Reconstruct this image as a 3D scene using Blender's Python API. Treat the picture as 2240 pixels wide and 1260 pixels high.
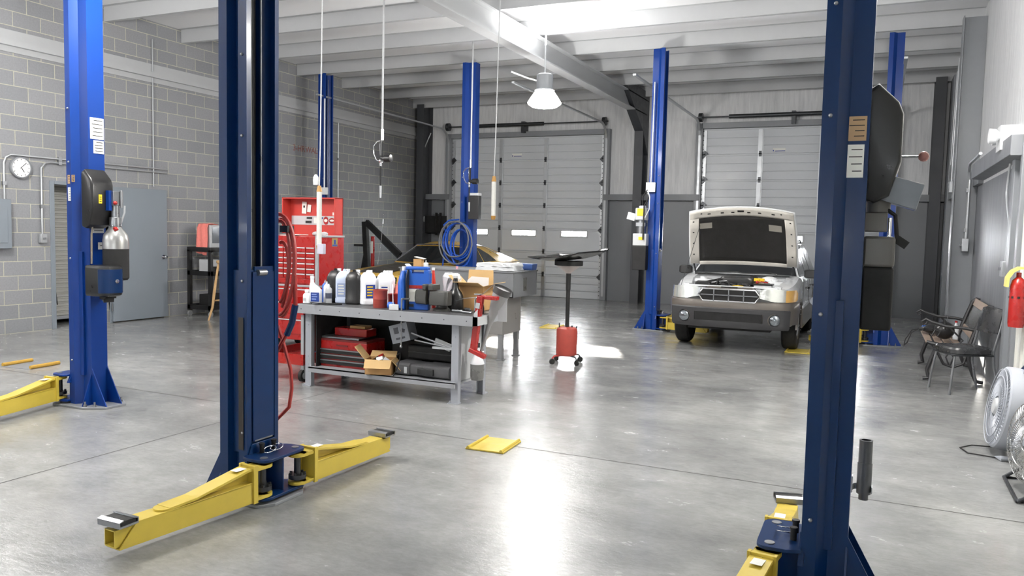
import bpy, bmesh, math, random
from mathutils import Vector, Matrix, Euler
random.seed(7)
for o in list(bpy.data.objects): bpy.data.objects.remove(o)
SC = bpy.context.scene
COL = SC.collection
PI = math.pi

# ------------------------------------------------------------------ camera
F_PX, PITCH, ROLL, YAW = 1742.0, .0718, .0222, .428
fw = Vector((-math.sin(YAW)*math.cos(PITCH), math.cos(YAW)*math.cos(PITCH), -math.sin(PITCH)))
rt0 = Vector((math.cos(YAW), math.sin(YAW), 0)); up0 = rt0.cross(fw)
rt = rt0*math.cos(ROLL) + up0*math.sin(ROLL)
up = up0*math.cos(ROLL) - rt0*math.sin(ROLL)
cd = bpy.data.cameras.new('camera'); cam = bpy.data.objects.new('camera', cd); COL.objects.link(cam)
cam.matrix_world = Matrix(((rt.x, up.x, -fw.x, 0), (rt.y, up.y, -fw.y, 0), (rt.z, up.z, -fw.z, 1.6), (0, 0, 0, 1)))
cd.sensor_fit = 'HORIZONTAL'; cd.sensor_width = 36; cd.lens = 36*F_PX/2240
cd.clip_start = .05; cd.clip_end = 200
SC.camera = cam

# ------------------------------------------------------------------ exposure, world, sun
SC.view_settings.view_transform = 'Standard'; SC.view_settings.look = 'None'
SC.view_settings.exposure = -0.2; SC.view_settings.gamma = 1; SC.view_settings.use_curve_mapping = False
w = bpy.data.worlds.new('sky'); SC.world = w; w.use_nodes = True
nb = w.node_tree.nodes['Background']; nb.inputs[0].default_value = (.93, .97, 1, 1); nb.inputs[1].default_value = 120
sd = bpy.data.lights.new('sun', 'SUN'); sd.energy = 60; sd.angle = .012; sd.color = (1, .95, .86)
sun = bpy.data.objects.new('sun', sd); COL.objects.link(sun); sun.location = (-8, 24, 6)
sun.rotation_euler = Vector((3.4, -8.2, -1.62)).to_track_quat('-Z', 'Y').to_euler()

# ------------------------------------------------------------------ materials
def lin(c):
    c /= 255.
    return c/12.92 if c <= .04045 else ((c+.055)/1.055)**2.4
def rgb(r, g, b): return (lin(r), lin(g), lin(b), 1)
MATS = {}
def pm(name, col, rough=.5, metal=0, var=.12, scale=8, bump=0, bscale=60, spec=.5, rvar=.1, emit=0, coat=0, trans=0, alpha=1):
    """procedural material: principled with a noise that varies colour and gloss"""
    if name in MATS: return MATS[name]
    m = bpy.data.materials.new(name); m.use_nodes = True; MATS[name] = m
    nt = m.node_tree; N = nt.nodes; L = nt.links
    bs = N['Principled BSDF']; col = rgb(*col)
    bs.inputs['Metallic'].default_value = metal
    bs.inputs['Specular IOR Level'].default_value = spec
    bs.inputs['Coat Weight'].default_value = coat
    bs.inputs['Coat Roughness'].default_value = .08
    bs.inputs['Transmission Weight'].default_value = trans
    bs.inputs['Alpha'].default_value = alpha
    tc = N.new('ShaderNodeTexCoord'); nz = N.new('ShaderNodeTexNoise')
    nz.inputs['Scale'].default_value = scale; nz.inputs['Detail'].default_value = 6; nz.inputs['Roughness'].default_value = .65
    L.new(tc.outputs['Object'], nz.inputs['Vector'])
    mx = N.new('ShaderNodeMix'); mx.data_type = 'RGBA'
    mx.inputs[6].default_value = tuple(c*(1-var) for c in col[:3])+(1,)
    mx.inputs[7].default_value = tuple(min(1, c*(1+var)) for c in col[:3])+(1,)
    L.new(nz.outputs['Fac'], mx.inputs[0]); L.new(mx.outputs[2], bs.inputs['Base Color'])
    mr = N.new('ShaderNodeMapRange'); mr.inputs['From Min'].default_value = .3; mr.inputs['From Max'].default_value = .7
    mr.inputs['To Min'].default_value = max(.02, rough-rvar); mr.inputs['To Max'].default_value = min(1, rough+rvar)
    L.new(nz.outputs['Fac'], mr.inputs['Value']); L.new(mr.outputs[0], bs.inputs['Roughness'])
    if emit:
        bs.inputs['Emission Color'].default_value = col; bs.inputs['Emission Strength'].default_value = emit
    if bump:
        n2 = N.new('ShaderNodeTexNoise'); n2.inputs['Scale'].default_value = bscale; n2.inputs['Detail'].default_value = 4
        L.new(tc.outputs['Object'], n2.inputs['Vector'])
        bp = N.new('ShaderNodeBump'); bp.inputs['Strength'].default_value = bump; bp.inputs['Distance'].default_value = .01
        L.new(n2.outputs['Fac'], bp.inputs['Height']); L.new(bp.outputs[0], bs.inputs['Normal'])
    return m

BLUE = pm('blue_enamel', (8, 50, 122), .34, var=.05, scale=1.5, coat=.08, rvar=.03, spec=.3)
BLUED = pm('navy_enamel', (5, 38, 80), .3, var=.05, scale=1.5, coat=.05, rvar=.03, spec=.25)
YEL = pm('yellow_enamel', (202, 178, 68), .38, var=.1, scale=14, coat=.2)
BLK = pm('black_plastic', (24, 24, 25), .35, var=.2)
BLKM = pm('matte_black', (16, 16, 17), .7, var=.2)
RUB = pm('rubber', (26, 26, 26), .8, var=.25, bump=.15)
STEEL = pm('bare_steel', (150, 152, 155), .35, metal=.9, var=.15)
CHROME = pm('chrome', (225, 225, 228), .1, metal=1, var=.03)
DSTEEL = pm('dark_steel', (70, 72, 75), .38, metal=.7, var=.2)
GALV = pm('galvanised', (186, 189, 192), .38, metal=.6, var=.08)
GREYP = pm('grey_paint', (132, 135, 139), .4, var=.07)
LGREY = pm('light_grey_paint', (188, 190, 192), .45, var=.05)
WHITE = pm('white_plastic', (232, 234, 236), .4, var=.03)
PAPER = pm('paper', (228, 228, 222), .8, var=.04)
RED = pm('red_enamel', (156, 22, 18), .3, var=.1, coat=.4)
REDM = pm('red_worn', (158, 62, 52), .55, var=.25, scale=22)
CARD = pm('cardboard', (186, 146, 96), .85, var=.12, scale=12)
CARDI = pm('cardboard_inside', (206, 172, 120), .85, var=.08)
WOOD = pm('pale_wood', (196, 160, 112), .5, var=.2, scale=20)
DWOOD = pm('weathered_wood', (150, 132, 118), .6, var=.2, scale=20)
PINK = pm('pink_cloth', (236, 134, 124), .9, var=.15, scale=30, bump=.4)
LBLUE = pm('label_blue', (32, 62, 140), .5)
LYEL = pm('label_yellow', (240, 200, 40), .5)
BLACKI = pm('black_ink', (20, 20, 20), .6)

# ------------------------------------------------------------------ mesh builder
class MB:
    def __init__(s): s.v = []; s.f = []; s.mi = []; s.cur = 0; s.M = Matrix.Identity(4)
    def add(s, vs, fs):
        b = len(s.v)
        for p in vs: s.v.append(tuple(s.M @ Vector(p)))
        for f in fs: s.f.append([b+i for i in f]); s.mi.append(s.cur)
        return s
    def box(s, cx, cy, cz, sx, sy, sz, rot=None, tx=1, ty=1):
        """centre and full sizes; tx, ty scale the top face"""
        P = []
        for z, kx, ky in ((-.5, 1, 1), (.5, tx, ty)):
            for x, y in ((-.5, -.5), (.5, -.5), (.5, .5), (-.5, .5)): P.append(Vector((x*sx*kx, y*sy*ky, z*sz)))
        R = Euler(rot).to_matrix() if rot else None
        P = [(R @ p if R else p)+Vector((cx, cy, cz)) for p in P]
        return s.add(P, [(3, 2, 1, 0), (4, 5, 6, 7), (0, 1, 5, 4), (1, 2, 6, 5), (2, 3, 7, 6), (3, 0, 4, 7)])
    def b2(s, x0, x1, y0, y1, z0, z1): return s.box((x0+x1)/2, (y0+y1)/2, (z0+z1)/2, abs(x1-x0), abs(y1-y0), abs(z1-z0))
    def frame(s, d):
        d = Vector(d).normalized(); a = Vector((0, 0, 1)) if abs(d.z) < .9 else Vector((1, 0, 0))
        u = a.cross(d).normalized(); return u, d.cross(u)
    def cyl(s, p0, p1, r, r2=None, n=16, cap=True):
        p0 = Vector(p0); p1 = Vector(p1); r2 = r if r2 is None else r2
        u, v = s.frame(p1-p0); P = []
        for p, q in ((p0, r), (p1, r2)):
            for i in range(n): a = 2*PI*i/n; P.append(p+(u*math.cos(a)+v*math.sin(a))*q)
        F = [(i, (i+1) % n, n+(i+1) % n, n+i) for i in range(n)]
        if cap: F += [tuple(range(n-1, -1, -1)), tuple(range(n, 2*n))]
        return s.add(P, F)
    def tube(s, pts, r, n=8, closed=False):
        pts = [Vector(p) for p in pts]; P = []; k = len(pts)
        rr = r if isinstance(r, (list, tuple)) else [r]*k
        pu = None
        for i, p in enumerate(pts):
            a = pts[(i-1) % k] if (i or closed) else p; b = pts[(i+1) % k] if (i < k-1 or closed) else p
            d = (b-a).normalized()
            if pu is None: u, v = s.frame(d)
            else:
                u = (pu-d*pu.dot(d)).normalized(); v = d.cross(u)
            pu = u
            for j in range(n): t = 2*PI*j/n; P.append(p+(u*math.cos(t)+v*math.sin(t))*rr[i])
        F = []
        for i in range(k if closed else k-1):
            for j in range(n):
                F.append((i*n+j, i*n+(j+1) % n, ((i+1) % k)*n+(j+1) % n, ((i+1) % k)*n+j))
        if not closed: F += [tuple(range(n-1, -1, -1)), tuple(range((k-1)*n, k*n))]
        return s.add(P, F)
    def lathe(s, prof, c=(0, 0, 0), n=24, axis='Z', sy=1):
        P = []; F = []; k = len(prof); c = Vector(c)
        for r, z in prof:
            for j in range(n):
                t = 2*PI*j/n; x, y = r*math.cos(t), r*math.sin(t)*sy
                P.append(c+Vector((x, y, z) if axis == 'Z' else ((z, x, y) if axis == 'X' else (y, z, x))))
        for i in range(k-1):
            for j in range(n): F.append((i*n+j, i*n+(j+1) % n, (i+1)*n+(j+1) % n, (i+1)*n+j))
        if prof[0][0] > 1e-5: F.append(tuple(range(n-1, -1, -1)))
        if prof[-1][0] > 1e-5: F.append(tuple(range((k-1)*n, k*n)))
        return s.add(P, F)
    def prism(s, poly, a0, a1, ax='Z'):
        """2-D polygon extruded along ax. Z: (x,y)  Y: (x,z)  X: (y,z)"""
        n = len(poly); P = []
        for a in (a0, a1):
            for p, q in poly: P.append((p, q, a) if ax == 'Z' else ((p, a, q) if ax == 'Y' else (a, p, q)))
        F = [(i, (i+1) % n, n+(i+1) % n, n+i) for i in range(n)]+[tuple(range(n-1, -1, -1)), tuple(range(n, 2*n))]
        return s.add(P, F)
    def sheet(s, pts, t, a0, a1, ax='Z'):
        """open polyline thickened by t and extruded"""
        pts = [Vector(p) for p in pts]; L = []; R = []
        for i, p in enumerate(pts):
            n = Vector((0, 0)); 
            if i: d = (p-pts[i-1]).normalized(); n += Vector((-d.y, d.x))
            if i < len(pts)-1: d = (pts[i+1]-p).normalized(); n += Vector((-d.y, d.x))
            n.normalize(); L.append(p+n*t/2); R.append(p-n*t/2)
        k = len(pts)
        for i in range(k-1):
            s.prism([tuple(L[i]), tuple(L[i+1]), tuple(R[i+1]), tuple(R[i])], a0, a1, ax)
        return s
    def loft(s, rings, cap=True, closed=True):
        n = len(rings[0]); P = [p for r in rings for p in r]; F = []
        for i in range(len(rings)-1):
            for j in range(n if closed else n-1):
                F.append((i*n+j, i*n+(j+1) % n, (i+1)*n+(j+1) % n, (i+1)*n+j))
        if cap: F += [tuple(range(n-1, -1, -1)), tuple(range((len(rings)-1)*n, len(rings)*n))]
        return s.add(P, F)
    def sphere(s, c, r, n=12, sc=(1, 1, 1)):
        k = n//2; c = Vector(c); P = []; F = []
        for i in range(k+1):
            t = PI*i/k
            for j in range(n):
                p = 2*PI*j/n; P.append(c+Vector((r*math.sin(t)*math.cos(p)*sc[0], r*math.sin(t)*math.sin(p)*sc[1], r*math.cos(t)*sc[2])))
        for i in range(k):
            for j in range(n): F.append((i*n+j, (i+1)*n+j, (i+1)*n+(j+1) % n, i*n+(j+1) % n))
        return s.add(P, F)
    def quad(s, a, b, c, d): return s.add([a, b, c, d], [(0, 1, 2, 3)])
    def each(s, name, mat, parent=None, **kw):
        # every touching cluster of pieces becomes an object of its own
        idx = {}; par = list(range(len(s.v)))
        def fd(i):
            while par[i] != i: par[i] = par[par[i]]; i = par[i]
            return i
        for f in s.f:
            for j in f[1:]: par[fd(f[0])] = fd(j)
        g = {}
        for i in range(len(s.v)): g.setdefault(fd(i), []).append(i)
        bb = []
        for k, vs in g.items():
            P = [s.v[i] for i in vs]; bb.append([[min(p[a] for p in P)-.002 for a in range(3)], [max(p[a] for p in P)+.002 for a in range(3)], {k}])
        done = False
        while not done:
            done = True
            for i in range(len(bb)):
                for j in range(i+1, len(bb)):
                    A, B = bb[i], bb[j]
                    if all(A[0][a] <= B[1][a] and B[0][a] <= A[1][a] for a in range(3)):
                        bb[i] = [[min(A[0][a], B[0][a]) for a in range(3)], [max(A[1][a], B[1][a]) for a in range(3)], A[2] | B[2]]
                        bb.pop(j); done = False; break
                if not done: break
        out = []
        for b in bb:
            q = MB(); mp = {}
            for f, mi in zip(s.f, s.mi):
                if fd(f[0]) in b[2]:
                    for i in f:
                        if i not in mp: mp[i] = len(q.v); q.v.append(s.v[i])
                    q.f.append([mp[i] for i in f]); q.mi.append(mi)
            out.append(q.build(name, mat, parent, **kw))
        return out
    def build(s, name, mat, parent=None, bev=0, smooth=True, loc=None, ang=.6, sub=0):
        me = bpy.data.meshes.new(name); me.from_pydata(s.v, [], s.f)
        for m in (mat if isinstance(mat, (list, tuple)) else [mat]): me.materials.append(m)
        me.polygons.foreach_set('material_index', s.mi)
        bm = bmesh.new(); bm.from_mesh(me)
        bmesh.ops.remove_doubles(bm, verts=bm.verts, dist=1e-5)
        bmesh.ops.recalc_face_normals(bm, faces=bm.faces)
        bm.to_mesh(me); bm.free()
        if smooth:
            me.polygons.foreach_set('use_smooth', [True]*len(me.polygons)); me.set_sharp_from_angle(angle=ang)
        o = bpy.data.objects.new(name, me); COL.objects.link(o)
        if parent: o.parent = parent
        if loc: o.location = loc
        if bev:
            b = o.modifiers.new('bevel', 'BEVEL'); b.width = bev; b.segments = 2; b.limit_method = 'ANGLE'; b.angle_limit = .6
            b.harden_normals = False
        if sub:
            q = o.modifiers.new('sub', 'SUBSURF'); q.levels = sub; q.render_levels = sub
        return o

def thing(name, label, cat, loc=(0, 0, 0), rz=0, group=None):
    o = bpy.data.objects.new(name, None); COL.objects.link(o); o.empty_display_size = .1
    o.location = loc; o.rotation_euler = (0, 0, rz); o['label'] = label; o['category'] = cat
    if group: o['group'] = group
    return o
def tag(o, label, cat, group=None):
    o['label'] = label; o['category'] = cat
    if group: o['group'] = group
    return o
def struct(o): o['kind'] = 'structure'; return o
def kids(o): return [c for c in bpy.data.objects if c.parent == o]
def dup(o, loc=None, rz=None, label=None, group=None, parent=None):
    c = o.copy(); COL.objects.link(c)
    if parent: c.parent = parent
    if loc is not None: c.location = loc
    if rz is not None: c.rotation_euler = (0, 0, rz)
    if label: c['label'] = label
    if group: c['group'] = group
    for ch in kids(o): dup(ch, parent=c)
    return c
def text(body, size, loc, rot, mat, name='lettering', parent=None, ext=.001, align='CENTER', sx=1):
    cu = bpy.data.curves.new(name, 'FONT'); cu.body = body; cu.size = size; cu.extrude = ext; cu.align_x = align; cu.align_y = 'CENTER'
    to = bpy.data.objects.new('tmp', cu); COL.objects.link(to); bpy.context.view_layer.update()
    me = bpy.data.meshes.new_from_object(to.evaluated_get(bpy.context.evaluated_depsgraph_get()))
    bpy.data.objects.remove(to)
    me.materials.clear(); me.materials.append(mat)
    o = bpy.data.objects.new(name, me); COL.objects.link(o); o.location = loc; o.rotation_euler = rot; o.scale = (sx, 1, 1)
    if parent: o.parent = parent
    return o
def arc(c, r, a0, a1, n=10, plane='XZ', r2=None):
    out = []
    r2 = r2 or r
    for i in range(n+1):
        a = a0+(a1-a0)*i/n; p, q = r*math.cos(a), r2*math.sin(a)
        out.append({'XZ': (c[0]+p, c[1], c[2]+q), 'YZ': (c[0], c[1]+p, c[2]+q), 'XY': (c[0]+p, c[1]+q, c[2])}[plane])
    return out
def boolean(o, cutter, op='DIFFERENCE'):
    md = o.modifiers.new('b', 'BOOLEAN'); md.object = cutter; md.operation = op; md.solver = 'EXACT'
    bpy.context.view_layer.update()
    me = bpy.data.meshes.new_from_object(o.evaluated_get(bpy.context.evaluated_depsgraph_get()))
    o.modifiers.remove(md); o.data = me
    me.polygons.foreach_set('use_smooth', [True]*len(me.polygons)); me.set_sharp_from_angle(angle=.5)
    bpy.data.objects.remove(cutter)
    return o

# ------------------------------------------------------------------ lamps of the room, plus an added ceiling fill
X0, X1, Y0, Y1, CZ = -11.0, 1.235, -3.2, 18.0, 4.9
LAMPGLOW = pm('lamp_lens', (255, 250, 240), .4, var=0, emit=9)
LAMPS = [(-4.52, 10.9), (-5.2, 4.3), (-5.2, .6), (-8.7, 5.0), (-9.6, 0.6), (.2, 6.6)]
POWER = [340, 330, 130, 400, 190, 480]
LABS = ['glowing round high bay lamp hanging between the two bays, near the far roller doors']
for i, (lx, ly) in enumerate(LAMPS):
    t = thing('high_bay_lamp', LABS[0] if i == 0 else 'round high bay lamp hung from the ceiling purlins out of view above', 'lamp', (lx, ly, 3.85 if i else 3.47), 0, 'high bay lamps under the ceiling')
    m = MB(); m.lathe([(.09, .42), (.12, .40), (.12, .2), (.15, .18)], n=20); m.build('housing', GREYP, t)
    m = MB(); m.lathe([(.13, .18), (.2, .08), (.25, 0), (.24, -.02), (.18, -.06), (.0, -.08)], n=28); m.build('bowl', LAMPGLOW, t)
    m = MB(); m.cyl((0, 0, .42), (0, 0, 1.04 if i else 1.42), .012); m.build('hanger_rod', GALV, t)
    if i == 0:
        m = MB(); m.tube([(-.04, 0, .3), (-.25, -.1, .36), (-.45, -.2, .44)], .012); m.build('cable', WHITE, t)
    ld = bpy.data.lights.new('lamp_light', 'POINT'); ld.energy = POWER[i]; ld.shadow_soft_size = .2; ld.color = (1, .975, .94)
    lo = bpy.data.objects.new('lamp_light', ld); COL.objects.link(lo); lo.location = (lx, ly, 3.62 if i else 3.24)
    ud = bpy.data.lights.new('added_ceiling_fill', 'AREA'); ud.shape = 'DISK'; ud.size = .35; ud.energy = POWER[i]*.35; ud.color = (1, .98, .96); ud.spread = 2.9  # added unseen fill light, aimed up to whiten the ceiling above each lamp
    uo = bpy.data.objects.new('added_ceiling_fill', ud); COL.objects.link(uo); uo.location = (lx, ly, 4.0+.3); uo.rotation_euler = (PI, 0, 0)

# ------------------------------------------------------------------ room shell
def nodes_mat(name):
    m = bpy.data.materials.new(name); m.use_nodes = True; MATS[name] = m
    return m, m.node_tree.nodes, m.node_tree.links, m.node_tree.nodes['Principled BSDF']
# concrete floor
FLOOR, N, L, bs = nodes_mat('polished_concrete')
tc = N.new('ShaderNodeTexCoord')
def noise(sc, det=8, rough=.6, stretch=None, dist=0):
    n = N.new('ShaderNodeTexNoise'); n.inputs['Scale'].default_value = sc; n.inputs['Detail'].default_value = det
    n.inputs['Roughness'].default_value = rough; n.inputs['Distortion'].default_value = dist
    if stretch:
        mp = N.new('ShaderNodeMapping'); mp.inputs['Scale'].default_value = stretch; mp.inputs['Rotation'].default_value = (0, 0, .25)
        L.new(tc.outputs['Object'], mp.inputs['Vector']); L.new(mp.outputs[0], n.inputs['Vector'])
    else: L.new(tc.outputs['Object'], n.inputs['Vector'])
    return n
def ramp(src, stops):
    r = N.new('ShaderNodeValToRGB'); e = r.color_ramp.elements
    e[0].position, e[0].color = stops[0]; e[1].position, e[1].color = stops[-1]
    for p, c in stops[1:-1]: q = e.new(p); q.color = c
    L.new(src, r.inputs[0]); return r
def mix(a, b, fac, mode='MIX'):
    x = N.new('ShaderNodeMix'); x.data_type = 'RGBA'; x.blend_type = mode
    for s, i in ((a, 6), (b, 7), (fac, 0)):
        if hasattr(s, 'links') or hasattr(s, 'is_linked'): L.new(s, x.inputs[i])
        else: x.inputs[i].default_value = s
    return x.outputs[2]
n1 = noise(.55, 10, .62); n2 = noise(2.2, 10, .72, (1, 1.8, 1), .2); n3 = noise(16, 6, .75, (1, 2, 1), .4); n4 = noise(14, 8, .8, (1, 2.2, 1), .3)
r1 = ramp(n1.outputs['Fac'], [(.32, rgb(116, 118, 118)), (.5, rgb(148, 149, 148)), (.66, rgb(172, 172, 170))])
r2 = ramp(n2.outputs['Fac'], [(.3, (.84, .84, .84, 1)), (.5, (.97, .97, .97, 1)), (.7, (1.07, 1.07, 1.07, 1))])
r3 = ramp(n3.outputs['Fac'], [(.34, (.84, .84, .84, 1)), (.6, (1.05, 1.05, 1.05, 1))])
c = mix(r1.outputs[0], r2.outputs[0], 1.0, 'MULTIPLY'); c = mix(c, r3.outputs[0], .7, 'MULTIPLY')
r4 = ramp(n4.outputs['Fac'], [(.62, (0, 0, 0, 1)), (.74, (.5, .5, .5, 1))])
c = mix(c, rgb(205, 205, 203), r4.outputs[0])
L.new(c, bs.inputs['Base Color'])
mr = N.new('ShaderNodeMapRange'); mr.inputs['From Min'].default_value = .3; mr.inputs['From Max'].default_value = .7
mr.inputs['To Min'].default_value = .13; mr.inputs['To Max'].default_value = .3
L.new(n2.outputs['Fac'], mr.inputs['Value']); L.new(mr.outputs[0], bs.inputs['Roughness'])
bs.inputs['Specular IOR Level'].default_value = .5
bs.inputs['Coat Weight'].default_value = .22; bs.inputs['Coat Roughness'].default_value = .12
bp = N.new('ShaderNodeBump'); bp.inputs['Strength'].default_value = .3; bp.inputs['Distance'].default_value = .006
L.new(n3.outputs['Fac'], bp.inputs['Height']); L.new(bp.outputs[0], bs.inputs['Normal'])
m = MB(); m.b2(X0-1.6, X1+.2, Y0-.2, Y1+.3, -.2, 0)
struct(m.build('floor', FLOOR, smooth=False))
# saw cut joints
JM = pm('joint', (58, 57, 55), .9)
m = MB()
for x in (-10.2, -5.62, .9): pass
def groove(a, b, wd=.008):
    a = Vector(a); b = Vector(b); d = (b-a).normalized(); n = Vector((-d.y, d.x, 0))*wd/2
    m.add([a-n+Vector((0, 0, .0008)), b-n+Vector((0, 0, .0008)), b+n+Vector((0, 0, .0008)), a+n+Vector((0, 0, .0008))], [(0, 1, 2, 3)])
groove((-11, 5.44, 0), (1.2, 5.27, 0)); groove((-4.78, -3, 0), (-4.75, 18, 0)); groove((-11, 11.6, 0), (1.2, 11.5, 0)); groove((-11, -.8, 0), (1.2, -.85, 0))
struct(m.build('trim_1', JM, smooth=False))

# block wall
BLOCK, N, L, bs = nodes_mat('painted_block')
tc = N.new('ShaderNodeTexCoord'); sp = N.new('ShaderNodeSeparateXYZ'); cb = N.new('ShaderNodeCombineXYZ')
L.new(tc.outputs['Object'], sp.inputs[0]); L.new(sp.outputs[1], cb.inputs[0]); L.new(sp.outputs[2], cb.inputs[1])
br = N.new('ShaderNodeTexBrick'); L.new(cb.outputs[0], br.inputs['Vector'])
for k, v in (('Scale', 1), ('Mortar Size', .007), ('Mortar Smooth', .3), ('Bias', 0), ('Brick Width', .406), ('Row Height', .203)): br.inputs[k].default_value = v
br.inputs['Color1'].default_value = rgb(134, 136, 140); br.inputs['Color2'].default_value = rgb(147, 148, 151); br.inputs['Mortar'].default_value = rgb(188, 185, 170)
n1 = noise(40, 4); n2 = noise(1.2, 4)
r1 = ramp(n1.outputs['Fac'], [(.3, (.86, .86, .86, 1)), (.65, (1.04, 1.04, 1.04, 1))])
L.new(mix(br.outputs['Color'], r1.outputs[0], .8, 'MULTIPLY'), bs.inputs['Base Color']); bs.inputs['Roughness'].default_value = .6
bp = N.new('ShaderNodeBump'); bp.inputs['Strength'].default_value = .6; bp.inputs['Distance'].default_value = .006; bp.invert = True
L.new(br.outputs['Fac'], bp.inputs['Height']); L.new(bp.outputs[0], bs.inputs['Normal'])
OY0, OY1, OZ = 7.87, 8.78, 2.13      # opening in the left wall
m = MB(); m.b2(X0-.2, X0, Y0, OY0, 0, CZ+.1); m.b2(X0-.2, X0, OY1, Y1+.2, 0, CZ+.1); m.b2(X0-.2, X0, OY0, OY1, OZ, CZ+.1)
struct(m.build('wall_left', BLOCK, smooth=False))
DOORG = pm('door_grey', (126, 134, 142), .45, var=.04)
m = MB(); m.b2(X0-.22, X0+.015, OY0-.07, OY0, 0, OZ+.05); m.b2(X0-.22, X0+.015, OY1, OY1+.07, 0, OZ+.05); m.b2(X0-.22, X0+.015, OY0, OY1, OZ, OZ+.05)
struct(m.build('trim_2', DOORG, bev=.004))
# closet beyond the opening
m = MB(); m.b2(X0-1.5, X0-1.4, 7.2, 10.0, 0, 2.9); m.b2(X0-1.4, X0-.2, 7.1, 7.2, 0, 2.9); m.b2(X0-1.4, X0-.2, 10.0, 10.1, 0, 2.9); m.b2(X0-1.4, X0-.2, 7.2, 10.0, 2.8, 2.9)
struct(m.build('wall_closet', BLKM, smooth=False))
t = thing('roller_shutter', 'grey ribbed roller shutter inside the narrow opening in the block wall', 'shutter', (X0-.55, 8.6, 0))
m = MB(); zz = .12; pts = []
for k in range(30):
    pts += [(0, zz), (.02, zz+.01), (.02, zz+.045), (0, zz+.055)]; zz += .072
m.sheet([(a, b) for a, b in pts], .003, -1.0, .5, 'Y')
m.build('slat_curtain', pm('shutter_steel', (190, 190, 184), .45, metal=.2), t)
m = MB(); m.b2(-.01, .04, -1.0, .5, .07, .12); m.build('bottom_bar', GALV, t)
m = MB(); m.tube([(.05, -.65, 2.2), (.05, -.55, 1.4), (.06, -.4, .7), (.05, -.35, .3)], .008); m.build('pull_cord', BLKM, t)
# opened steel door lying back on the block wall
t = thing('steel_door', 'flat grey steel door swung fully open against the block wall', 'door', (X0+.02, OY1+.03, 0), -.02)
m = MB(); m.b2(0, .045, 0, 1.03, .02, 2.15); m.build('leaf', DOORG, t, bev=.003)
m = MB(); m.cyl((.045, .95, 1.03), (.05, .95, 1.03), .035); m.cyl((.05, .95, 1.03), (.09, .95, 1.03), .012); m.lathe([(0, .03), (.02, .028), (.028, .012), (.025, -.005), (.012, -.015)], (.1, .95, 1.03), 16, 'X'); m.build('handle', CHROME, t)
m = MB()
for z in (.25, 1.1, 1.95): m.cyl((.02, -.012, z-.06), (.02, -.012, z+.06), .01)
m.build('hinge', STEEL, t)

# back wall: dark lower sheets, girt, pale vinyl insulation above, steel columns
DARKP = pm('dark_grey_panel', (114, 117, 121), .42, var=.06, scale=3)
DARKER = pm('dark_steel_frame', (62, 64, 68), .5, var=.08)
INSUL, N, L, bs = nodes_mat('vinyl_insulation')
tc = N.new('ShaderNodeTexCoord'); n1 = noise(3, 6, .6, (6, 6, .5), .5); n2 = noise(1, 3)
r1 = ramp(n1.outputs['Fac'], [(.3, rgb(196, 198, 200)), (.7, rgb(222, 223, 224))])
L.new(r1.outputs[0], bs.inputs['Base Color']); bs.inputs['Roughness'].default_value = .45
bp = N.new('ShaderNodeBump'); bp.inputs['Strength'].default_value = .5; bp.inputs['Distance'].default_value = .02
L.new(n1.outputs['Fac'], bp.inputs['Height']); L.new(bp.outputs[0], bs.inputs['Normal'])
D1 = (-10.02, -5.9, 3.9); D2 = (-3.66, .2, 3.95)
m = MB()
def wallrun(m, x0, x1, z0, z1): m.b2(x0, x1, Y1+.12, Y1+.2, z0, z1)
for a, b in ((X0, D1[0]), (D1[1], D2[0]), (D2[1], X1)): wallrun(m, a, b, 0, 2.4)
struct(m.build('wall_back', DARKP, smooth=False))
m = MB()
for a, b in ((X0, D1[0]), (D1[1], D2[0]), (D2[1], X1)): wallrun(m, a, b, 2.4, CZ)
wallrun(m, D1[0], D1[1], D1[2], CZ); wallrun(m, D2[0], D2[1], D2[2], CZ)
struct(m.build('wall_back_upper', INSUL, smooth=False))
m = MB()
for a, b in ((X0, D1[0]), (D1[1], D2[0]), (D2[1], X1)): m.b2(a, b, Y1-.05, Y1+.12, 2.36, 2.5)
struct(m.build('trim_3', DARKP, bev=.004))
m = MB()
for cx in (-10.72, -5.0, .98): m.b2(cx-.1, cx+.1, Y1-.35, Y1-.335, 0, 4.75); m.b2(cx-.1, cx+.1, Y1+.1, Y1+.12, 0, 4.75); m.b2(cx-.006, cx+.006, Y1-.335, Y1+.1, 0, 4.75)
m.prism([(Y1+.1, 3.4), (Y1-.35, 3.9), (Y1-1.6, 4.6), (Y1-1.6, 4.8), (Y1+.1, 4.8)], -5.1, -4.9, 'X')
struct(m.build('trim_4', DARKER, smooth=False))
# jambs of the two roller doors
m = MB()
for d in (D1, D2):
    m.b2(d[0]-.12, d[0]+.02, Y1-.03, Y1+.12, 0, d[2]+.12); m.b2(d[1]-.02, d[1]+.12, Y1-.03, Y1+.12, 0, d[2]+.12); m.b2(d[0], d[1], Y1-.03, Y1+.12, d[2], d[2]+.12)
struct(m.build('trim_5', GREYP, bev=.004))

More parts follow.
